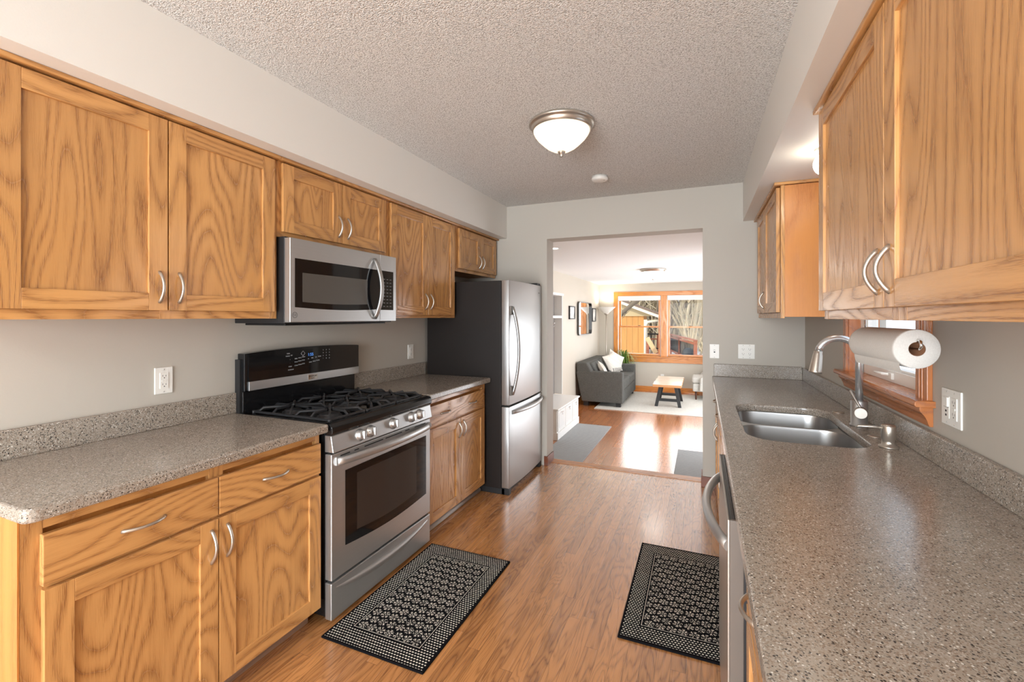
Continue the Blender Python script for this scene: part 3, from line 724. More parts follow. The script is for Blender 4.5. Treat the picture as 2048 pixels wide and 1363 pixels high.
text('logo_letters', 'GE', .014, (MX+.0006,1.560,1.403), (0,1,0), (0,0,1), lg.data.materials[0], md)

# ------------------------------------------------------------------ refrigerator
FX = -1.378
fr = thing('refrigerator', 'stainless steel bottom-freezer refrigerator with dark brown sides', 'refrigerator', (-1.75,3.60,0))
MB().box(-2.135,-1.452,3.213,3.985,.045,1.680).build('body', fridgeS, fr, bevel=.004)
b = MB().box(-2.10,-1.42,3.215,3.98,.0,.05).box(-1.45,-1.385,3.215,3.26,.0,.05).box(-1.45,-1.385,3.935,3.98,.0,.05)
b.build('base_grille', blackM, fr, bevel=.004)
def fdoor(z0, z1, nm):
    n = 12; poly = [(-1.448,3.214),(-1.385,3.214)]
    for i in range(n+1):
        t = i/n; poly.append((FX-.006+.012*math.sin(math.pi*t), 3.220+.760*t))
    poly += [(-1.385,3.986),(-1.448,3.986)]
    return MB().prism(poly, 'Z', z0, z1, 0, True).build(nm, steelZ, fr, bevel=.003)
d1 = fdoor(.702, 1.682, 'upper_door'); d2 = fdoor(.052, .688, 'freezer_door')
hp = []
for i in range(21):
    t = i/20; s_ = math.sin(math.pi*t)**.8 if 0<t<1 else 0
    hp.append((FX+.004+.050*s_, 3.262+.016*s_, .782+.69*t))
MB().tube(hp, .0125, 10, flat=1.25, up=(0,1,0)).build('handle', steelZ, d1)
MB().box(FX-.008,FX+.006,3.236,3.274,.775,.85).box(FX-.008,FX+.006,3.236,3.274,1.41,1.48).build('handle_mount', Mat('taupe_plastic', srgb(110,102,95), .4).mat, d1, bevel=.003)
hp = []
for i in range(21):
    t = i/20; s_ = math.sin(math.pi*t)**.8 if 0<t<1 else 0
    hp.append((FX+.002+.050*s_, 3.262+.71*t, .640))
MB().tube(hp, .0125, 10, flat=1.25, up=(0,0,1)).build('handle', steelY, d2)
MB().box(-1.52,-1.39,3.88,3.965,1.6805,1.704).build('hinge_cover', blackM, fr, bevel=.005)
MB().lathe([(.005,0),(.0075,0),(.0075,.0006),(.005,.0006),(.005,0)], (FX+.0045,3.875,1.612), (1,0,0), 20).build('emblem', slot, d1)
text('brand_letters', 'LG', .012, (FX+.0035,3.895,1.612), (0,1,0), (0,0,1), slot, d1)

# ------------------------------------------------------------------ outlets and switches
def plate(label, pos, nrm, right, gangs, kinds, cat='outlet', h=.115):
    nrm, right = Vector(nrm), Vector(right); up = Vector((0,0,1)); wd = .072 + .0465*(gangs-1)
    t = thing('wall_plate', label, cat, pos); P0 = Vector(pos)
    def bx(mb, u0, u1, v0, v1, d0, d1, mi=0):
        a = P0 + right*u0 + up*v0 + nrm*d0; c = P0 + right*u1 + up*v1 + nrm*d1; mb.box(a.x,c.x,a.y,c.y,a.z,c.z,mi)
    m = MB(); bx(m, -wd/2, wd/2, -h/2, h/2, 0, .006); m.build('cover', plastic, t, bevel=.0025)
    for g in range(gangs):
        u = (g-(gangs-1)/2)*.0465; k = kinds[g]; m = MB()
        if k == 'toggle':
            bx(m, u-.005, u+.005, -.012, .012, .006, .0065, 1); bx(m, u-.004, u+.004, -.001, .010, .006, .016, 0)
            m.build('toggle', [plastic, slot], t)
        elif k == 'rocker_usb':
            bx(m, u-.0165, u+.0165, -.034, .034, .006, .008, 0); bx(m, u-.0145, u+.0145, .002, .031, .008, .0125, 0)
            for v in (-.012,-.025): bx(m, u-.006, u+.003, v-.003, v+.003, .008, .0083, 1)
            bx(m, u-.016, u+.016, -.0005, .001, .008, .0083, 1)
            m.build('rocker_switch', [plastic, slot], t)
        else:
            bx(m, u-.0165, u+.0165, -.034, .034, .006, .0085, 0)
            for v in (.019,-.018):
                bx(m, u-.0075, u-.0058, v-.002, v+.006, .0085, .0088, 1); bx(m, u+.0055, u+.0072, v-.002, v+.005, .0085, .0088, 1); bx(m, u-.002, u+.002, v-.0095, v-.0055, .0085, .0088, 1)
            if k == 'gfci': bx(m, u-.010, u+.010, -.0035, .0025, .0085, .010, 0)
            m.build('receptacle', [plastic, slot], t, bevel=.0003)
    for g in range(gangs):
        u = (g-(gangs-1)/2)*.0465; m = MB()
        for v in (-.048,.048): m.lathe([(0,.0068),(.0028,.0068),(.0032,.006)], P0+right*u+up*v, nrm, 10)
        m.build('screw', Mat_screw, t)
    return t
Mat_screw = Mat('painted_screw', srgb(190,188,182), .4).mat
plate('white outlet plate on the left wall above the long counter', (XL,1.2125,1.117), (1,0,0), (0,1,0), 1, ['gfci'])
plate('white outlet plate on the left wall between range and refrigerator', (XL,3.018,1.114), (1,0,0), (0,1,0), 1, ['duplex'])
plate('white single toggle switch plate beside the wide opening', (.096,YB,1.115), (0,-1,0), (1,0,0), 1, ['toggle'], 'light switch')
plate('white double outlet plate on the far wall above the backsplash', (.327,YB,1.119), (0,-1,0), (1,0,0), 2, ['duplex','duplex'])
plate('white two-gang switch, charger port and outlet plate beside the sink window', (XR,1.826,1.109), (-1,0,0), (0,-1,0), 2, ['rocker_usb','gfci'])

# ------------------------------------------------------------------ paper towel
P0, P1 = Vector((.560,1.612,1.303)), Vector((.535,1.935,1.303)); A = (P1-P0).normalized(); L = (P1-P0).length
pt = thing('paper_towel_roll', 'white paper towel roll hanging under the right wall cabinet', 'paper towel', P0.lerp(P1,.5))
b = MB().lathe([(.020,0),(.0535,0),(.0555,.003),(.0560,.01),(.0560,L-.01),(.0555,L-.002),(.0535,L),(.020,L)], P0, A, 48)
sd_ = A.cross(Vector((0,0,1))).normalized()
pv = []; n = 8
for i in range(n+1):
    t = i/n; off = sd_*(-.0 - .012*t*0) 
    base = sd_*(-.0395 + .0075*t - .002*math.sin(t*3)) + Vector((0,0,-.0400-.029*t))
    pv.append(base)
for i, q in enumerate(pv):
    b.v += [P0+q+A*.004, P0+q+A*(L-.004)]
k = len(b.v)-2*len(pv)
for i in range(len(pv)-1): b.f.append([k+2*i,k+2*i+1,k+2*i+3,k+2*i+2]); b.m.append(0); b.sm.append(True)
b.build('paper', towel, pt)
MB().lathe([(.0198,.0005),(.0198,L-.0005),(.0185,L-.0005),(.0185,.0005),(.0198,.0005)], P0, A, 32).build('core', card, pt)
th_ = thing('paper_towel_holder', 'thin steel paper towel holder fixed under the right wall cabinet', 'towel holder', (.535,1.94,1.386))
b = MB().tube([P1+A*.02+Vector((0,0,.083-.0005)), P1+A*.02+Vector((0,0,.01)), P1+A*.012+Vector((0,0,.001)), P1+A*-.01, P0+A*-.012, P0+A*-.022+Vector((0,0,.008)), P0+A*-.020+Vector((0,0,.022)), P0+A*-.008+Vector((0,0,.026)), P0+A*-.004+Vector((0,0,.018))], .0035, 10)
b.build('rod', chrome, th_)
MB().box(.515,.555,1.925,1.945,1.3835,1.3935).build('bracket', chrome, th_)

# ------------------------------------------------------------------ kitchen rugs
def rug(label, cx, cy, mat, hx, hy, z=0.0, th=.009, nm='kitchen_rug', cat='rug', grp=None):
    b = MB().box(cx-hx,cx+hx,cy-hy,cy+hy,z+.0005,z+th)
    return tag(b.build(nm, mat, loc=(cx,cy,z), bevel=.003), label, cat, grp)
rug('black and ivory tufted rug on the floor in front of the range', -1.262, 1.908, rugM, .262, .435)
rug('black and ivory tufted rug on the floor in front of the sink cabinet and dishwasher', -.076, 2.415, rugM, .262, .440)

# ------------------------------------------------------------------ ceiling fixtures, kitchen
cl = thing('ceiling_light', 'flush brushed nickel ceiling light with glowing glass bowl in the kitchen', 'ceiling light', (-.711,2.383,ZC), None)
LC = (-.711,2.383,ZC)
MB().lathe([(0,0),(.170,0),(.178,-.006),(.180,-.014),(.174,-.021),(.166,-.023),(.164,-.030),(.160,-.046),(.152,-.048),(.150,-.040),(0,-.040)], LC, seg=56).build('pan', nickel, cl)
MB().lathe([(.154,-.044),(.154,-.052),(.148,-.066),(.132,-.088),(.108,-.112),(.080,-.136),(.052,-.152),(.025,-.160),(0,-.162)], LC, seg=56).build('glass_bowl', domeM, cl)
MB().lathe([(.0,-.158),(.022,-.160),(.020,-.166),(.012,-.176),(.008,-.182),(.009,-.186),(.006,-.190),(0,-.191)], LC, seg=24).build('finial', nickel, cl)
sm = thing('smoke_detector', 'round white smoke detector on the textured ceiling near the far wall', 'smoke detector', (-.716,3.415,ZC))
MB().lathe([(0,0),(.060,0),(.060,-.010),(.062,-.012),(.062,-.022),(.056,-.030),(.045,-.034),(0,-.034)], (-.716,3.415,ZC), seg=40).build('housing', plastic, sm)
MB().lathe([(0,-.0345),(.004,-.0345),(.004,-.033)], (-.680,3.40,ZC), seg=12).build('sensor_light', slot, sm)
sl = thing('sink_light', 'glowing globe light under the soffit above the sink window', 'ceiling light', (.520,2.42,ZS))
MB().lathe([(0,0),(.045,0),(.045,-.012),(.022,-.014),(.022,-.018),(0,-.018)], (.520,2.42,ZS), seg=32).build('socket', whiteP, sl)
MB().lathe([(.052*math.sin(R(a)), -.068+.052*math.cos(R(a))) for a in range(20, 181, 10)], (.520,2.42,ZS), seg=32).build('globe_bulb', globeM, sl)

# ------------------------------------------------------------------ living room (two steps down)
FZ, LC2, LX0, LX1, LY1 = -.35, 2.182, -2.315, 1.05, 11.0
struct(MB().box(LX0-.15, LX1+.15, YB2+.02, LY1+.15, FZ-.12, FZ), 'floor.001', floorLR)
struct(MB().box(DL-.15, DR+.15, YB2+.001, YB2+.30, FZ+.001, -.175), 'trim_4', nose, bevel=.004)
struct(MB().box(LX0-.15, LX1+.15, YB2, LY1+.15, LC2, LC2+.12), 'ceiling.001', ceilLR)
struct(MB().box(LX0-.15, LX0, YB2+.001, LY1+.15, FZ, LC2), 'wall_living_left', lrP)
b = MB().box(LX0, XL-.15, YB2-.15, YB2, FZ, LC2).box(XR+.15, LX1, YB2-.15, YB2, FZ, LC2).box(XL-.15,XR+.15,YB2-.005,YB2+.0005,FZ,-.0)
struct(b, 'wall_living_near', lrP)
# living room window wall
GX0, GX1, GM0, GM1, GZ0, GZ1 = -1.865, .25, -.874, -.741, .47, 1.894
b = MB().box(LX0, GX0, LY1, LY1+.15, FZ, LC2).box(GX1, LX1, LY1, LY1+.15, FZ, LC2).box(GX0, GX1, LY1, LY1+.15, FZ, GZ0).box(GX0, GX1, LY1, LY1+.15, GZ1, LC2)
struct(b, 'wall_living_far', lrP)
# side wall, with an opening added for the side fill light
b = MB().box(LX1, LX1+.15, YB2, 6.2, FZ, LC2).box(LX1, LX1+.15, 9.6, LY1+.15, FZ, LC2).box(LX1, LX1+.15, 6.2, 9.6, 1.75, LC2)
struct(b, 'wall_living_right', lrP)
cw = .098
b = MB().box(GX0-cw,GX0,LY1-.02,LY1,GZ0,GZ1+cw,0).box(GX1,GX1+cw,LY1-.02,LY1,GZ0,GZ1+cw,0).box(GM0,GM1,LY1-.022,LY1+.14,GZ0,GZ1,0)
b.box(GX0,GX1,LY1-.02,LY1,GZ1,GZ1+cw,1).box(GX0-cw-.02,GX1+cw+.02,LY1-.05,LY1+.12,GZ0-.025,GZ0,1).box(GX0-cw,GX1+cw,LY1-.02,LY1,.326,GZ0-.025,1)
struct(b, 'window_2', [trimV, trimH], bevel=.003)
struct(MB().box(LX0,LX1,LY1-.014,LY1,FZ,FZ+.115).box(LX0,LX1,LY1-.024,LY1-.014,FZ,FZ+.02), 'baseboard_far', trimH, bevel=.003)
struct(MB().box(LX0,LX0+.014,7.34,LY1-.03,FZ,FZ+.115), 'baseboard_living_left', trimY, bevel=.003)
def sash_unit(x0, x1, label):
    t = thing('double_hung_window', label, 'window', ((x0+x1)/2, LY1+.07, GZ0))
    zm = 1.16; s_ = .048
    up = MB().box(x0+.014,x0+.014+s_,LY1+.085,LY1+.115,zm-.02,GZ1,0).box(x1-.014-s_,x1-.014,LY1+.085,LY1+.115,zm-.02,GZ1,0).box(x0+.02,x1-.02,LY1+.086,LY1+.114,GZ1-.05,GZ1-.001,1).box(x0+.02,x1-.02,LY1+.084,LY1+.114,zm-.019,zm+.018,1).build('upper_sash', [trimV,trimH], t, bevel=.002)
    lo = MB().box(x0+.012,x0+.012+s_,LY1+.05,LY1+.083,GZ0,zm+.02,0).box(x1-.012-s_,x1-.012,LY1+.05,LY1+.083,GZ0,zm+.02,0).box(x0+.018,x1-.018,LY1+.049,LY1+.082,GZ0+.001,GZ0+.05,1).box(x0+.018,x1-.018,LY1+.049,LY1+.082,zm-.018,zm+.019,1).build('lower_sash', [trimV,trimH], t, bevel=.002)
    MB().box(x0+.05,x1-.05,LY1+.099,LY1+.101,zm,GZ1-.04).build('glass_pane', glass, up)
    MB().box(x0+.05,x1-.05,LY1+.066,LY1+.068,GZ0+.04,zm).build('glass_pane', glass, lo)
    MB().box((x0+x1)/2-.03,(x0+x1)/2+.03,LY1+.052,LY1+.075,zm+.02,zm+.032).build('sash_lock', Mat_bronze, lo)
    MB().box(x0,x0+.014,LY1+.03,LY1+.12,GZ0,GZ1).box(x1-.014,x1,LY1+.03,LY1+.12,GZ0,GZ1).build('jamb_liner', whiteP, t)
Mat_bronze = Mat('dark_bronze', (.05,.035,.025), .4, .6).mat
sash_unit(GX0, GM0, 'left double-hung window with oak sashes in the living room'); sash_unit(GM1, GX1, 'right double-hung window with oak sashes in the living room')
for (x0,x1,lab) in ((GX0,GM0,'white roller shade rolled up at the top of the left living room window'),(GM1,GX1,'white roller shade rolled up at the top of the right living room window')):
    t = thing('roller_shade', lab, 'window shade', ((x0+x1)/2, LY1+.01, GZ1-.1), 'rolled-up white shades')
    MB().box(x0+.006,x1-.006,LY1-.022,LY1+.028,GZ1-.098,GZ1-.004).build('valance', whiteP, t, bevel=.006)
    MB().box(x0+.02,x1-.02,LY1+.0,LY1+.02,GZ1-.112,GZ1-.098).build('bottom_bar', whiteP, t, bevel=.003)
# fixtures
LQ = (-.739,7.725,LC2)
cl2 = thing('ceiling_light', 'flush ceiling light with white glass bowl in the living room', 'ceiling light', LQ)
MB().lathe([(0,0),(.205,0),(.215,-.010),(.210,-.022),(.195,-.026),(.190,-.05),(.180,-.052),(0,-.04)], LQ, seg=48).build('pan', nickel, cl2)
MB().lathe([(.183,-.046),(.180,-.062),(.160,-.090),(.125,-.120),(.085,-.142),(.045,-.154),(0,-.158)], LQ, seg=48).build('glass_bowl', dome2, cl2)
MB().lathe([(0,-.154),(.020,-.156),(.012,-.172),(.006,-.182),(0,-.183)], LQ, seg=20).build('finial', nickel, cl2)
dl = thing('recessed_downlight', 'small round recessed downlight in the living room ceiling, left', 'downlight', (-1.574,4.955,LC2))
MB().lathe([(.055,-.001),(.075,-.004),(.078,0),(.055,0)], (-1.574,4.955,LC2), seg=32).build('trim_ring', whiteP, dl)
MB().lathe([(0,-.002),(.055,-.002)], (-1.574,4.955,LC2), seg=32).build('lens', canM, dl)

# hall tree with storage bench
BX, BY0, BY1 = -1.876, 6.07, 7.25
ht = thing('hall_tree', 'white hall tree with storage bench, grey back and coat hooks by the living room wall', 'hall tree', (-2.1,6.66,FZ))
MB().box(LX0+.002,BX-.006,BY0+.012,BY1-.006,FZ,.068).build('bench_box', whiteP, ht, bevel=.003)
MB().box(LX0+.002,BX+.022,BY0-.012,BY1+.022,.068,.094).build('bench_seat', whiteP, ht, bevel=.008, seg=3)
MB().box(LX0+.002,BX+.012,BY0,BY1+.006,FZ,FZ+.105).build('plinth', whiteP, ht, bevel=.005)
bead = Mat('beadboard_white', srgb(232,231,228), .4); _x,_y,_z = bead.sep(bead.coord()); _g = (_y/.045).frac().lt(.12); bead.bump(_g*-1.0, .004, 1); bead.set('Base Color', bead.mix(_g*.35, srgb(234,233,230), srgb(140,140,140)))
for i in range(3):
    a = BY0+.03+i*.383; d = MB().box(BX-.006,BX+.006,a,a+.365,FZ+.118,.055,0).box(BX+.006,BX+.008,a+.05,a+.315,FZ+.16,.02,1).build('bench_door', [whiteP, bead.mat], ht, bevel=.003)
    MB().box(BX+.006,BX+.022,a+.155,a+.215,.018,.030).tube([(BX+.006,a+.185,.02),(BX+.022,a+.185,.0),(BX+.018,a+.185,-.018)],.004,8).build('cup_pull', chrome, d, bevel=.002)
UX = -2.169; UZ = 1.745; UY1 = 7.33
MB().box(LX0+.002,LX0+.012,BY0,UY1,.094,UZ).build('back_panel', greyP, ht)
b = MB().box(LX0+.002,UX,UY1-.028,UY1,.094,UZ+.0).box(LX0+.002,UX,BY0,BY0+.028,.094,UZ).box(LX0+.002,UX+.02,BY0-.01,UY1+.012,UZ,UZ+.04)
b.build('side_frame', whiteP, ht, bevel=.003)
MB().box(LX0+.012,UX,BY0+.028,UY1-.028,1.375,1.415).build('shelf', whiteP, ht, bevel=.003)
for y in (6.35,6.72,7.09):
    MB().tube([(LX0+.012,y,1.27),(LX0+.06,y,1.275),(LX0+.085,y,1.30)],.006,8).tube([(LX0+.012,y,1.25),(LX0+.05,y,1.22),(LX0+.075,y,1.235)],.006,8).build('coat_hook', chrome, ht)

# wall decor
def frame(label, y0, y1, z0, z1, fc_, inner, cat, nm, fwid=.02, dep=.03):
    t = thing(nm, label, cat, (LX0+.015,(y0+y1)/2,z0))
    b = MB().box(LX0+.001,LX0+dep,y0,y0+fwid,z0,z1).box(LX0+.001,LX0+dep,y1-fwid,y1,z0,z1).box(LX0+.001,LX0+dep,y0,y1,z0,z0+fwid).box(LX0+.001,LX0+dep,y0,y1,z1-fwid,z1)
    b.build('frame', fc_, t, bevel=.002); MB().box(LX0+.001,LX0+dep-.012,y0+fwid*.9,y1-fwid*.9,z0+fwid*.9,z1-fwid*.9).build('picture', inner, t); return t
art = Mat('pale_print', rough=.3); n_ = art.noise(art.coord(), 9, 3); art.set('Base Color', art.ramp(n_, [(.45, srgb(232,230,224)), (.6, srgb(150,148,142))])); art = art.mat
frame('small dark framed print left of the mirror on the living room wall', 8.22,8.60,1.350,1.600, blackM, art, 'picture frame', 'picture_frame')
frame('small dark framed print right of the mirror near the room corner', 10.14,10.48,1.285,1.592, blackM, art, 'picture frame', 'picture_frame')
mr = thing('wall_mirror', 'tall mirror with rounded dark metal frame on the living room wall', 'mirror', (LX0+.03,9.41,1.015))
oy = rrect(8.83,9.99,1.015,1.705,.09); iy = rrect(8.845,9.975,1.030,1.690,.08); k = len(oy); b = MB()
for X_ in (LX0+.001, LX0+.045): b.v += [Vector((X_,y,z)) for y,z in oy] + [Vector((X_,y,z)) for y,z in iy]
for i in range(k):
    j = (i+1)%k
    for q in ([i,j,k+j,k+i],[2*k+i,2*k+j,3*k+j,3*k+i],[i,j,2*k+j,2*k+i],[k+i,k+j,3*k+j,3*k+i]): b.f.append(q); b.m.append(0); b.sm.append(False)
b.build('frame', Mat('gunmetal', (.10,.10,.10), .3, 1).mat, mr)
MB().prism(iy, 'X', LX0+.002, LX0+.012).build('mirror_glass', Mat('silvered_mirror', (.9,.9,.9), .02, 1).mat, mr)

# sofa
sf = thing('loveseat', 'charcoal tweed loveseat against the living room left wall', 'sofa', (-1.83,9.6,FZ))
SB, SF, SY0_, SY1_ = -2.265, -1.385, 8.69, 10.52
def arm(y0, y1): return MB().prism([(SB+.085,FZ+.085),(SF,FZ+.085),(SF,.327),(SB-.0,.327),(SB-.03,.30)], 'Y', y0, y1).build('arm', tweed, sf, bevel=.02, seg=3)
arm(SY0_, SY0_+.17); arm(SY1_-.17, SY1_)
MB().prism([(SB+.10,FZ+.085),(SB+.42,FZ+.085),(SB+.40,.10),(SB+.19,.495),(SB-.035,.495),(SB-.02,.30)], 'Y', SY0_+.002, SY1_-.002).build('back_frame', tweed, sf, bevel=.03, seg=3)
MB().box(SB+.2,SF-.01,SY0_+.17,SY1_-.17,FZ+.085,-.03).build('seat_base', tweed, sf, bevel=.02, seg=3)
ym = (SY0_+SY1_)/2
for (a,c_) in ((SY0_+.175,ym-.003),(ym+.003,SY1_-.175)):
    MB().box(SB+.30,SF+.005,a,c_,-.03,.165).build('seat_cushion', tweed, sf, bevel=.04, seg=4)
    MB().prism([(SB+.27,.165),(SB+.40,.165),(SB+.36,.30),(SB+.24,.48),(SB+.14,.475)], 'Y', a, c_).build('back_cushion', tweed, sf, bevel=.035, seg=4)
for (x,y) in ((SF-.09,SY0_+.07),(SF-.09,SY1_-.07),(SB+.16,SY0_+.07),(SB+.16,SY1_-.07)): MB().box(x-.045,x+.045,y-.045,y+.045,FZ+.0125 if x > -1.8 else FZ,FZ+.085).build('leg', blackM, sf)
def pillow(label, c, w_, h_, th, rot, mat):
    n = 12; b = MB(); Mx = Matrix.Translation(Vector(c)) @ rot.to_4x4()
    for side in (1,-1):
        k = len(b.v)
        for i in range(n+1):
            for j in range(n+1):
                u, v = 2*i/n-1, 2*j/n-1
                pinch = 1 - .10*(1-abs(u)**2)*abs(v)**3 - .10*(1-abs(v)**2)*abs(u)**3
                hgt = th*((1-u**4)*(1-v**4))**.55
                b.v.append(Mx @ Vector((side*hgt/2, u*w_/2*pinch, v*h_/2*pinch)))
        for i in range(n):
            for j in range(n):
                q = [k+i*(n+1)+j, k+(i+1)*(n+1)+j, k+(i+1)*(n+1)+j+1, k+i*(n+1)+j+1]; b.f.append(q if side > 0 else q[::-1]); b.m.append(0); b.sm.append(True)
    o = b.build('throw_pillow', mat, loc=c); return tag(o, label, 'pillow', None)
from mathutils import Euler
pillow('large ivory cushion with a dark patterned band at the far end of the loveseat', (-1.80,9.93,.37), .46,.46,.16, Euler((R(12),R(-22),R(-28))).to_matrix(), pillow_mat(True))
pillow('plain ivory cushion tucked behind the banded cushion', (-1.79,10.17,.40), .42,.42,.14, Euler((R(-30),R(-15),R(-40))).to_matrix(), pillow_mat(False))
pillow('small ivory cushion leaning in the near corner of the loveseat', (-1.84,9.10,.30), .36,.30,.13, Euler((R(24),R(-25),R(20))).to_matrix(), pillow_mat(False))

# torchiere
fl = thing('floor_lamp', 'torchiere floor lamp with white bowl shade in the living room corner', 'floor lamp', (-2.09,10.70,FZ))
MB().lathe([(0,0),(.13,0),(.13,.012),(.10,.022),(.02,.03),(0,.03)], (-2.09,10.70,FZ), seg=32).build('base', nickel, fl)
MB().cyl((-2.09,10.70,FZ+.02),(-2.09,10.70,1.475),.011,12).build('pole', nickel, fl)
MB().lathe([(.03,0),(.06,.01),(.21,.150),(.214,.156),(.205,.156),(.055,.02),(.0,.012)], (-2.09,10.70,1.470), seg=40).build('lamp_shade', shadeM, fl)
MB().lathe([(0,-.03),(.03,-.03),(.055,0),(.05,.012)], (-2.09,10.70,1.470), seg=24).build('fitter', nickel, fl)
tl = light('torchiere_glow', 'SPOT', (-2.09,10.70,1.60), 15, (1.0,0.93,0.82), (math.pi,0,0), radius=.06); tl.data.spot_size = R(140); tl.data.spot_blend = .5
# plant
pl = thing('potted_plant', 'leafy green spider plant behind the loveseat under the window', 'plant', (-1.68,10.835,FZ))
MB().lathe([(0,0),(.09,0),(.12,.50),(.13,.52),(.115,.52),(.11,.48),(0,.48)], (-1.68,10.835,FZ), seg=28).build('pot', soilM, pl)
b = MB()
for i in range(240):
    a = random.uniform(0, 2*math.pi); ln = random.uniform(.20,.50); rise = random.uniform(.08,.50); wd = random.uniform(.005,.010)
    c0_ = Vector((-1.68,10.80,.14)); pts_ = []
    dxy = Vector((math.cos(a), math.sin(a)*.45, 0)); droop = random.uniform(.58,.98)
    for k in range(6):
        t = k/5; p = c0_ + dxy*(ln*.78*t) + Vector((0,0,rise*math.sin(t*math.pi*droop) )); pts_.append(p)
    sd2 = Vector((-dxy.y, dxy.x, 0)).normalized(); kk = len(b.v)
    for k, p in enumerate(pts_):
        p.y = min(p.y, 10.93); w_ = wd*(1-.8*(k/5)**2); b.v += [p-sd2*w_, p+sd2*w_]
    mi = random.choice((0,0,1))
    for k in range(5): b.f.append([kk+2*k,kk+2*k+1,kk+2*k+3,kk+2*k+2]); b.m.append(mi); b.sm.append(True)
tag(b.build('foliage', [leafM, leaf2], pl))
# coffee table
ct = thing('coffee_table', 'small coffee table with wood top and black A-frame legs', 'table', (-.60,9.50,FZ+.012))
TZ = .125
b = MB(); n = 14
edge = [(-.857+.006*math.sin(i*1.3), 8.88+1.25*i/n) for i in range(n+1)] + [(-.345+.006*math.sin(i*1.7+1), 10.13-1.25*i/n) for i in range(n+1)]
b.prism(edge[::-1], 'Z', TZ-.055, TZ)
topM = Mat('wood_with_painted_sheen', rough=.25); _n = topM.noise(topM.coord(), 6, 4); _x,_y,_z = topM.sep(topM.coord()); topM.set('Base Color', topM.mix(_z.lt(.452), topM.mix(_n, srgb(232,222,206), srgb(206,188,162)), srgb(196,140,88)))  # near-white top face is a painted glossy reflection; the side keeps the wood
b.build('tabletop', topM.mat, ct, bevel=.004)
fz = FZ+.0125
for (sx,sy) in ((-1,-1),(1,-1),(-1,1),(1,1)):
    tp = Vector((-.60+sx*.135, 9.50+sy*.30, TZ-.055)); bt = Vector((-.60+sx*.215, 9.50+sy*.36, fz))
    w_ = .03; b = MB(); vs = []
    for p in (bt, tp): vs += [(p.x-w_,p.y-w_,p.z),(p.x+w_,p.y-w_,p.z),(p.x+w_,p.y+w_,p.z),(p.x-w_,p.y+w_,p.z)]
    b.add(vs, [(0,3,2,1),(4,5,6,7),(0,1,5,4),(1,2,6,5),(2,3,7,6),(3,0,4,7)]); b.build('leg', blackM, ct, bevel=.002)
for sy in (-1,1): MB().box(-.60-.19,-.60+.19,9.50+sy*.345-.02,9.50+sy*.345+.02,-.235,-.185).build('stretcher', blackM, ct)
# armchair at the window
ac = thing('armchair', 'light grey upholstered armchair at the far right, cut off by the opening', 'armchair', (.22,10.45,FZ))
MB().box(-.175,.55,10.10,10.84,-.165,.0).build('seat_base', tweedL, ac, bevel=.03, seg=3)
MB().box(-.19,.48,10.12,10.80,.0,.125).build('seat_cushion', tweedL, ac, bevel=.045, seg=4)
for (y0_,y1_) in ((10.03,10.11),(10.83,10.90)): MB().prism([(-.05,-.15),(.60,-.15),(.66,.50),(.45,.50),(.10,.28),(-.03,.12)], 'Y', y0_, y1_).build('arm', tweedL, ac, bevel=.03, seg=3)
MB().prism([(.46,-.15),(.60,-.15),(.72,.60),(.60,.62)], 'Y', 10.05, 10.88).build('backrest', tweedL, ac, bevel=.04, seg=3)
for (x,y) in ((-.11,10.17),(.52,10.17),(-.11,10.78),(.52,10.78)): MB().tube([(x,y,FZ+.0005 + (.0125 if y < 10.72 else 0)),(x,y,-.16)],[.014,.024],12).build('leg', Mat_leg if 'Mat_leg' in globals() else globals().setdefault('Mat_leg', Mat('dark_walnut', srgb(80,46,30), .4).mat), ac)
# floor coverings
rug('large pale ivory area rug under the coffee table and loveseat', -.55, 9.60, rugLR, 1.335, 1.125, FZ, .012, 'area_rug')
rug('long grey ribbed mat in front of the hall tree bench', -1.59, 6.12, matM, .275, 1.05, FZ, .010, 'floor_mat')
rug('small grey ribbed mat just beyond the opening at the right', .08, 5.75, matM, .365, .52, FZ, .010, 'floor_mat')
plate('small white outlet plate low on the far living room wall', (-.845,LY1,.005), (0,-1,0), (1,0,0), 1, ['duplex'])

# ------------------------------------------------------------------ outdoors
b = MB(); nx, ny = 24, 24
for i in range(nx+1):
    for j in range(ny+1):
        x = -22+44*i/nx; y = 11.3+58*(j/ny)**1.3; z = -1.05 + max(0,(y-20))*.055 + .08*math.sin(x*1.7+y); b.v.append(Vector((x,y,z)))
for i in range(nx):
    for j in range(ny): b.f.append([i*(ny+1)+j,(i+1)*(ny+1)+j,(i+1)*(ny+1)+j+1,i*(ny+1)+j+1]); b.m.append(0); b.sm.append(True)
struct(b, 'ground', snow)
struct(MB().box(.9,22,-14,11.3,-1.2,-1.05), 'ground.001', snow)
gy = 16.0
gg = thing('neighbouring_garage', 'tan board-sided garage with cream trim seen through the left window', 'building', (-4.5,gy+2,-1.05))
MB().box(-8.0,-1.83,gy,gy+.8,-.9,1.45).build('siding', sidM, gg)
MB().box(-8.0,-1.80,gy-.03,gy+.02,-.9,-.0).box(-8,-1.80,gy-.03,gy+.01,.0,.14).build('foundation', cream, gg)
MB().box(-1.83,-1.72,gy-.04,gy+.06,.0,1.30).build('corner_board', cream, gg)
slope = (1.943-1.484)/(2.556-1.368)
zr = lambda x: 1.484 - (x+1.368)*slope
MB().prism([(-6.0,1.42),(-1.55,1.42),(-1.20,zr(-1.20)-.02),(-6.0,zr(-6.0)-.02)], 'Y', gy-.05, gy+.06).build('gable_board', tanM, gg)
MB().prism([(-6.0,zr(-6)-.10),(-1.15,zr(-1.15)-.10),(-1.15,zr(-1.15)),(-6.0,zr(-6))], 'Y', gy-.42, gy-.30).build('rake_board', cream, gg)
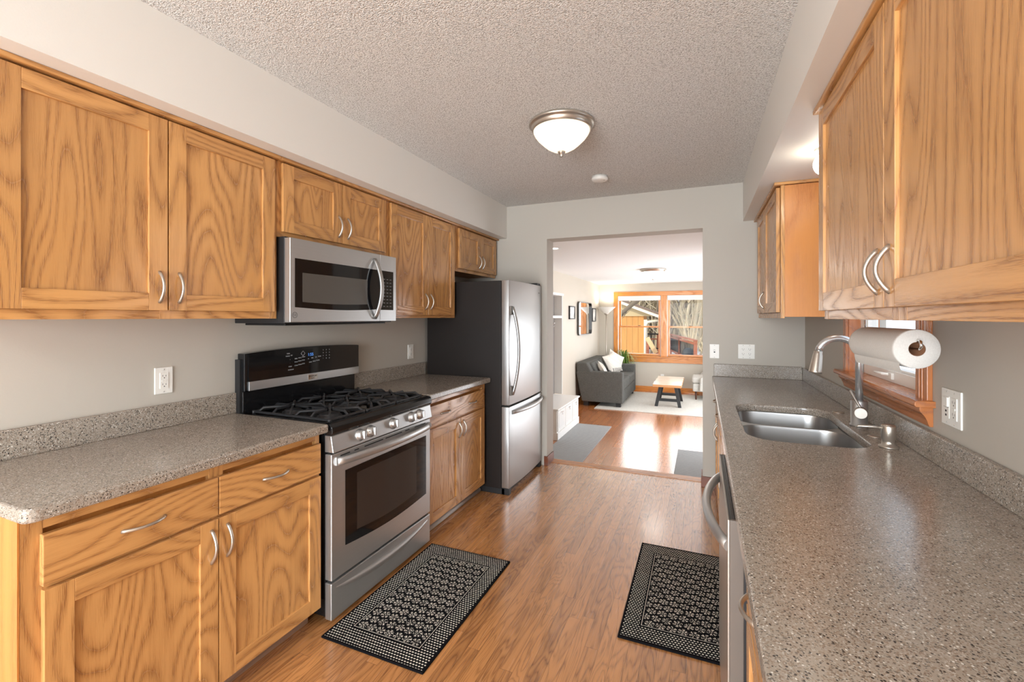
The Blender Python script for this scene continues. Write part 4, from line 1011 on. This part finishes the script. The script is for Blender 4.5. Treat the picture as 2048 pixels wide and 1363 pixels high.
MB().prism([(-6.0,zr(-6)+.001),(-1.10,zr(-1.10)+.001),(-1.10,zr(-1.10)+.05),(-6.0,zr(-6)+.05)], 'Y', gy-.45, gy+1.1).build('roof', shingle, gg)
MB().tube([(-1.77,gy-.08,.0),(-1.77,gy-.08,1.10),(-1.70,gy-.08,1.22),(-1.25,gy-.10,1.30)], .045, 8).build('downspout', cream, gg)
# deck railing
dk = thing('deck_railing', 'red-stained deck railing with black balusters outside the right window', 'railing', (-.8,17,-1.05))
ra, rb = Vector((-1.15,18.9,.70)), Vector((-.17,14.3,.70)); dirv = (rb-ra).normalized(); L = (rb-ra).length
def plank(p, q, w_, h_, nm, mat, parent):
    p, q = Vector(p), Vector(q); d = (q-p).normalized(); sd2 = Vector((-d.y,d.x,0)).normalized()*w_/2 if abs(d.z) < .95 else Vector((w_/2,0,0)); upv = d.cross(sd2).normalized()*h_/2
    vs = []
    for e_ in (p, q): vs += [e_-sd2-upv, e_+sd2-upv, e_+sd2+upv, e_-sd2+upv]
    return MB().add(vs, [(0,3,2,1),(4,5,6,7),(0,1,5,4),(1,2,6,5),(2,3,7,6),(3,0,4,7)]).build(nm, mat, parent)
plank(ra, rb, .12, .04, 'top_rail', deckM, dk); plank(ra-Vector((0,0,.10)), rb-Vector((0,0,.10)), .04, .07, 'upper_rail', deckM, dk); plank(ra-Vector((0,0,.62)), rb-Vector((0,0,.62)), .04, .07, 'lower_rail', deckM, dk)
for t in (.0,.45,1.0): p = ra.lerp(rb, t); plank(p-Vector((0,0,1.75)), p-Vector((0,0,.02)), .10, .10, 'post', deckM, dk)
for i in range(1, 30): p = ra.lerp(rb, i/30); MB().cyl(p-Vector((0,0,.62)), p-Vector((0,0,.10)), .011, 6).build('baluster', blackM, dk)
dk2 = thing('deck_railing', 'farther railing run with snow on top outside the left window', 'railing', (-1.9,19,-1.05))
plank((-2.2,19,.70),(-1.15,18.95,.70),.12,.05,'top_rail',blackM,dk2); plank((-2.2,19,.50),(-1.15,18.95,.50),.05,.05,'upper_rail',deckM,dk2); plank((-2.2,19,.12),(-1.15,18.95,.12),.04,.05,'lower_rail',blackM,dk2)
for x in (-2.15,-1.62): plank((x,19,-1.05),(x,19,.70),.09,.09,'post',deckM,dk2)
for i in range(9): MB().cyl((-2.07+i*.10,19,.12),(-2.07+i*.10,19,.50),.011,6).build('baluster', blackM, dk2)
st = thing('deck_stairs', 'sloping pale stair stringer beside the garage corner', 'stairs', (-1.5,15.2,-1.05))
plank((-1.64,15.2,.72),(-1.36,15.2,.22),.10,.14,'stringer',Mat('pale_lumber', srgb(224,190,140), .7).mat,st); plank((-1.62,15.2,-1.05),(-1.62,15.2,.72),.09,.09,'post',deckM,st); plank((-1.38,15.2,-1.05),(-1.38,15.2,.24),.09,.09,'post',deckM,st)
df = MB().box(-1.6,.6,14.6,15.9,.05,.16).box(-1.55,-1.45,14.7,14.8,-1.1,.05).box(.4,.5,14.7,14.8,-1.1,.05).box(-1.55,-1.45,15.7,15.8,-1.1,.05).box(.4,.5,15.7,15.8,-1.1,.05)
tag(df.build('deck_platform', deckM, loc=(-.5,15.2,-1.05)), 'snow-dusted red-stained deck platform outside the right window', 'deck')
tag(MB().lathe([(0,.22),(.07,.21),(.14,.15),(.18,.07),(.185,0),(.18,-.04),(0,-.05)], (-.385,15.0,.215), seg=28).build('grill_cover', Mat('dark_vinyl_cover', srgb(52,58,62), .6).mat, loc=(-.385,15.0,.16)), 'dark rounded covered grill on the deck outside the right window', 'grill')
def tree(label, base, h, lean, n0, mat, seed, spread=.35, depth=5, r0=.10, grp=None, multi=False):
    rnd = random.Random(seed); b = MB()
    def grow(p, d, ln, r, lv):
        q = p; pts_ = [p.copy()]; rs = [r]
        for k in range(3):
            d = (d + Vector((rnd.uniform(-1,1),rnd.uniform(-1,1),rnd.uniform(-.3,.5)))*.12).normalized(); q = q + d*ln/3; pts_.append(q.copy()); rs.append(r*(1-.13*(k+1)))
        b.tube(pts_, rs, 5 if lv < 2 else 3, cap=False)
        if lv >= depth: return
        for _ in range(rnd.choice((2,3,3)) if lv else n0):
            t = rnd.uniform(.35,1); i = min(2, int(t*3)); pp_ = pts_[i].lerp(pts_[i+1], t*3-i)
            nd = (d + Vector((rnd.uniform(-1,1),rnd.uniform(-1,1),rnd.uniform(-.2,.8)))*spread*1.6).normalized()
            if multi and lv == 0: nd = (Vector((rnd.uniform(-.55,.55),rnd.uniform(-.4,.4),1))).normalized()
            grow(pp_, nd, (h*.30 if multi and lv == 0 else ln*rnd.uniform(.62,.85)), rs[i+1]*rnd.uniform(.5,.72), lv+1)
    grow(Vector(base), Vector((lean,0,1)).normalized(), (.7 if multi else h*.34), r0, 0)
    return tag(b.build('bare_tree', mat, loc=base), label, 'tree', grp)
tree('multi-stemmed pale bare tree filling the right living room window', (-.35,20.0,-1.0), 7.5, .02, 16, bark, 3, .20, 4, .09, multi=True)
tree('second pale bare tree at the right edge of the right window', (.25,22.5,-1.0), 8.0, .0, 14, bark, 5, .20, 4, .09, multi=True)
tree('dark bare tree behind the deck at the left of the right window', (-1.55,23.0,-.8), 8.0, .12, 6, bark2, 8, .4, 5, .14)
t_ = MB(); rr = random.Random(4)
t_.tube([(-2.75,14.2,.95),(-2.35,14.2,1.45),(-1.95,14.2,1.80),(-1.6,14.2,2.1),(-1.2,14.2,2.6)], [.055,.06,.07,.09,.11], 8)
t_.tube([(-1.2,14.2,2.6),(-.4,14.2,3.4),(.9,14.2,3.6),(1.5,14.25,1.0),(1.6,14.25,-1.0)], [.11,.13,.16,.20,.24], 8)
for i in range(26):
    t = rr.uniform(.0,1); p = Vector((-2.75,14.2,.95)).lerp(Vector((-1.6,14.2,2.1)), t); q = p+Vector((rr.uniform(-.35,.35),rr.uniform(-.2,.2),rr.uniform(-.35,.45))); t_.tube([p,(p+q)/2+Vector((0,0,rr.uniform(-.05,.05))),q],[.012,.008,.003],4,cap=False)
tag(t_.build('bare_tree', bark2, loc=(1.6,14.25,-1.0)), 'bare tree whose dark bough crosses in front of the garage gable', 'tree')
wd_ = MB(); rr = random.Random(11)
for i in range(520):
    y = rr.uniform(26, 44); x = -y*.17 + rr.uniform(-.7, 1.1)*y*.26; zb = -1.05+max(0,(y-20))*.055; h = rr.uniform(5, 11); r_ = rr.uniform(.03,.12)
    p = Vector((x,y,zb)); q = p+Vector((rr.uniform(-.9,.9),0,h*.55)); t2 = q+Vector((rr.uniform(-1,1),0,h*.45)); mi_ = rr.choice((0,0,1))
    wd_.tube([p,q,t2],[r_,r_*.7,r_*.3],4,mi_,cap=False)
    for k in range(9):
        u_ = rr.uniform(.15,1); e0 = p.lerp(q,u_); e1 = e0+Vector((rr.uniform(-1.3,1.3),rr.uniform(-.5,.5),rr.uniform(.2,1.6))); wd_.tube([e0,(e0+e1)/2+Vector((0,0,-.1)),e1],[r_*.35,r_*.25,r_*.1],3,mi_,cap=False)
tag(wd_.build('woodland', [bark, bark2], loc=(-4,34,-.3)), 'tangle of bare woodland far behind the deck and garage', 'trees', kind='stuff')
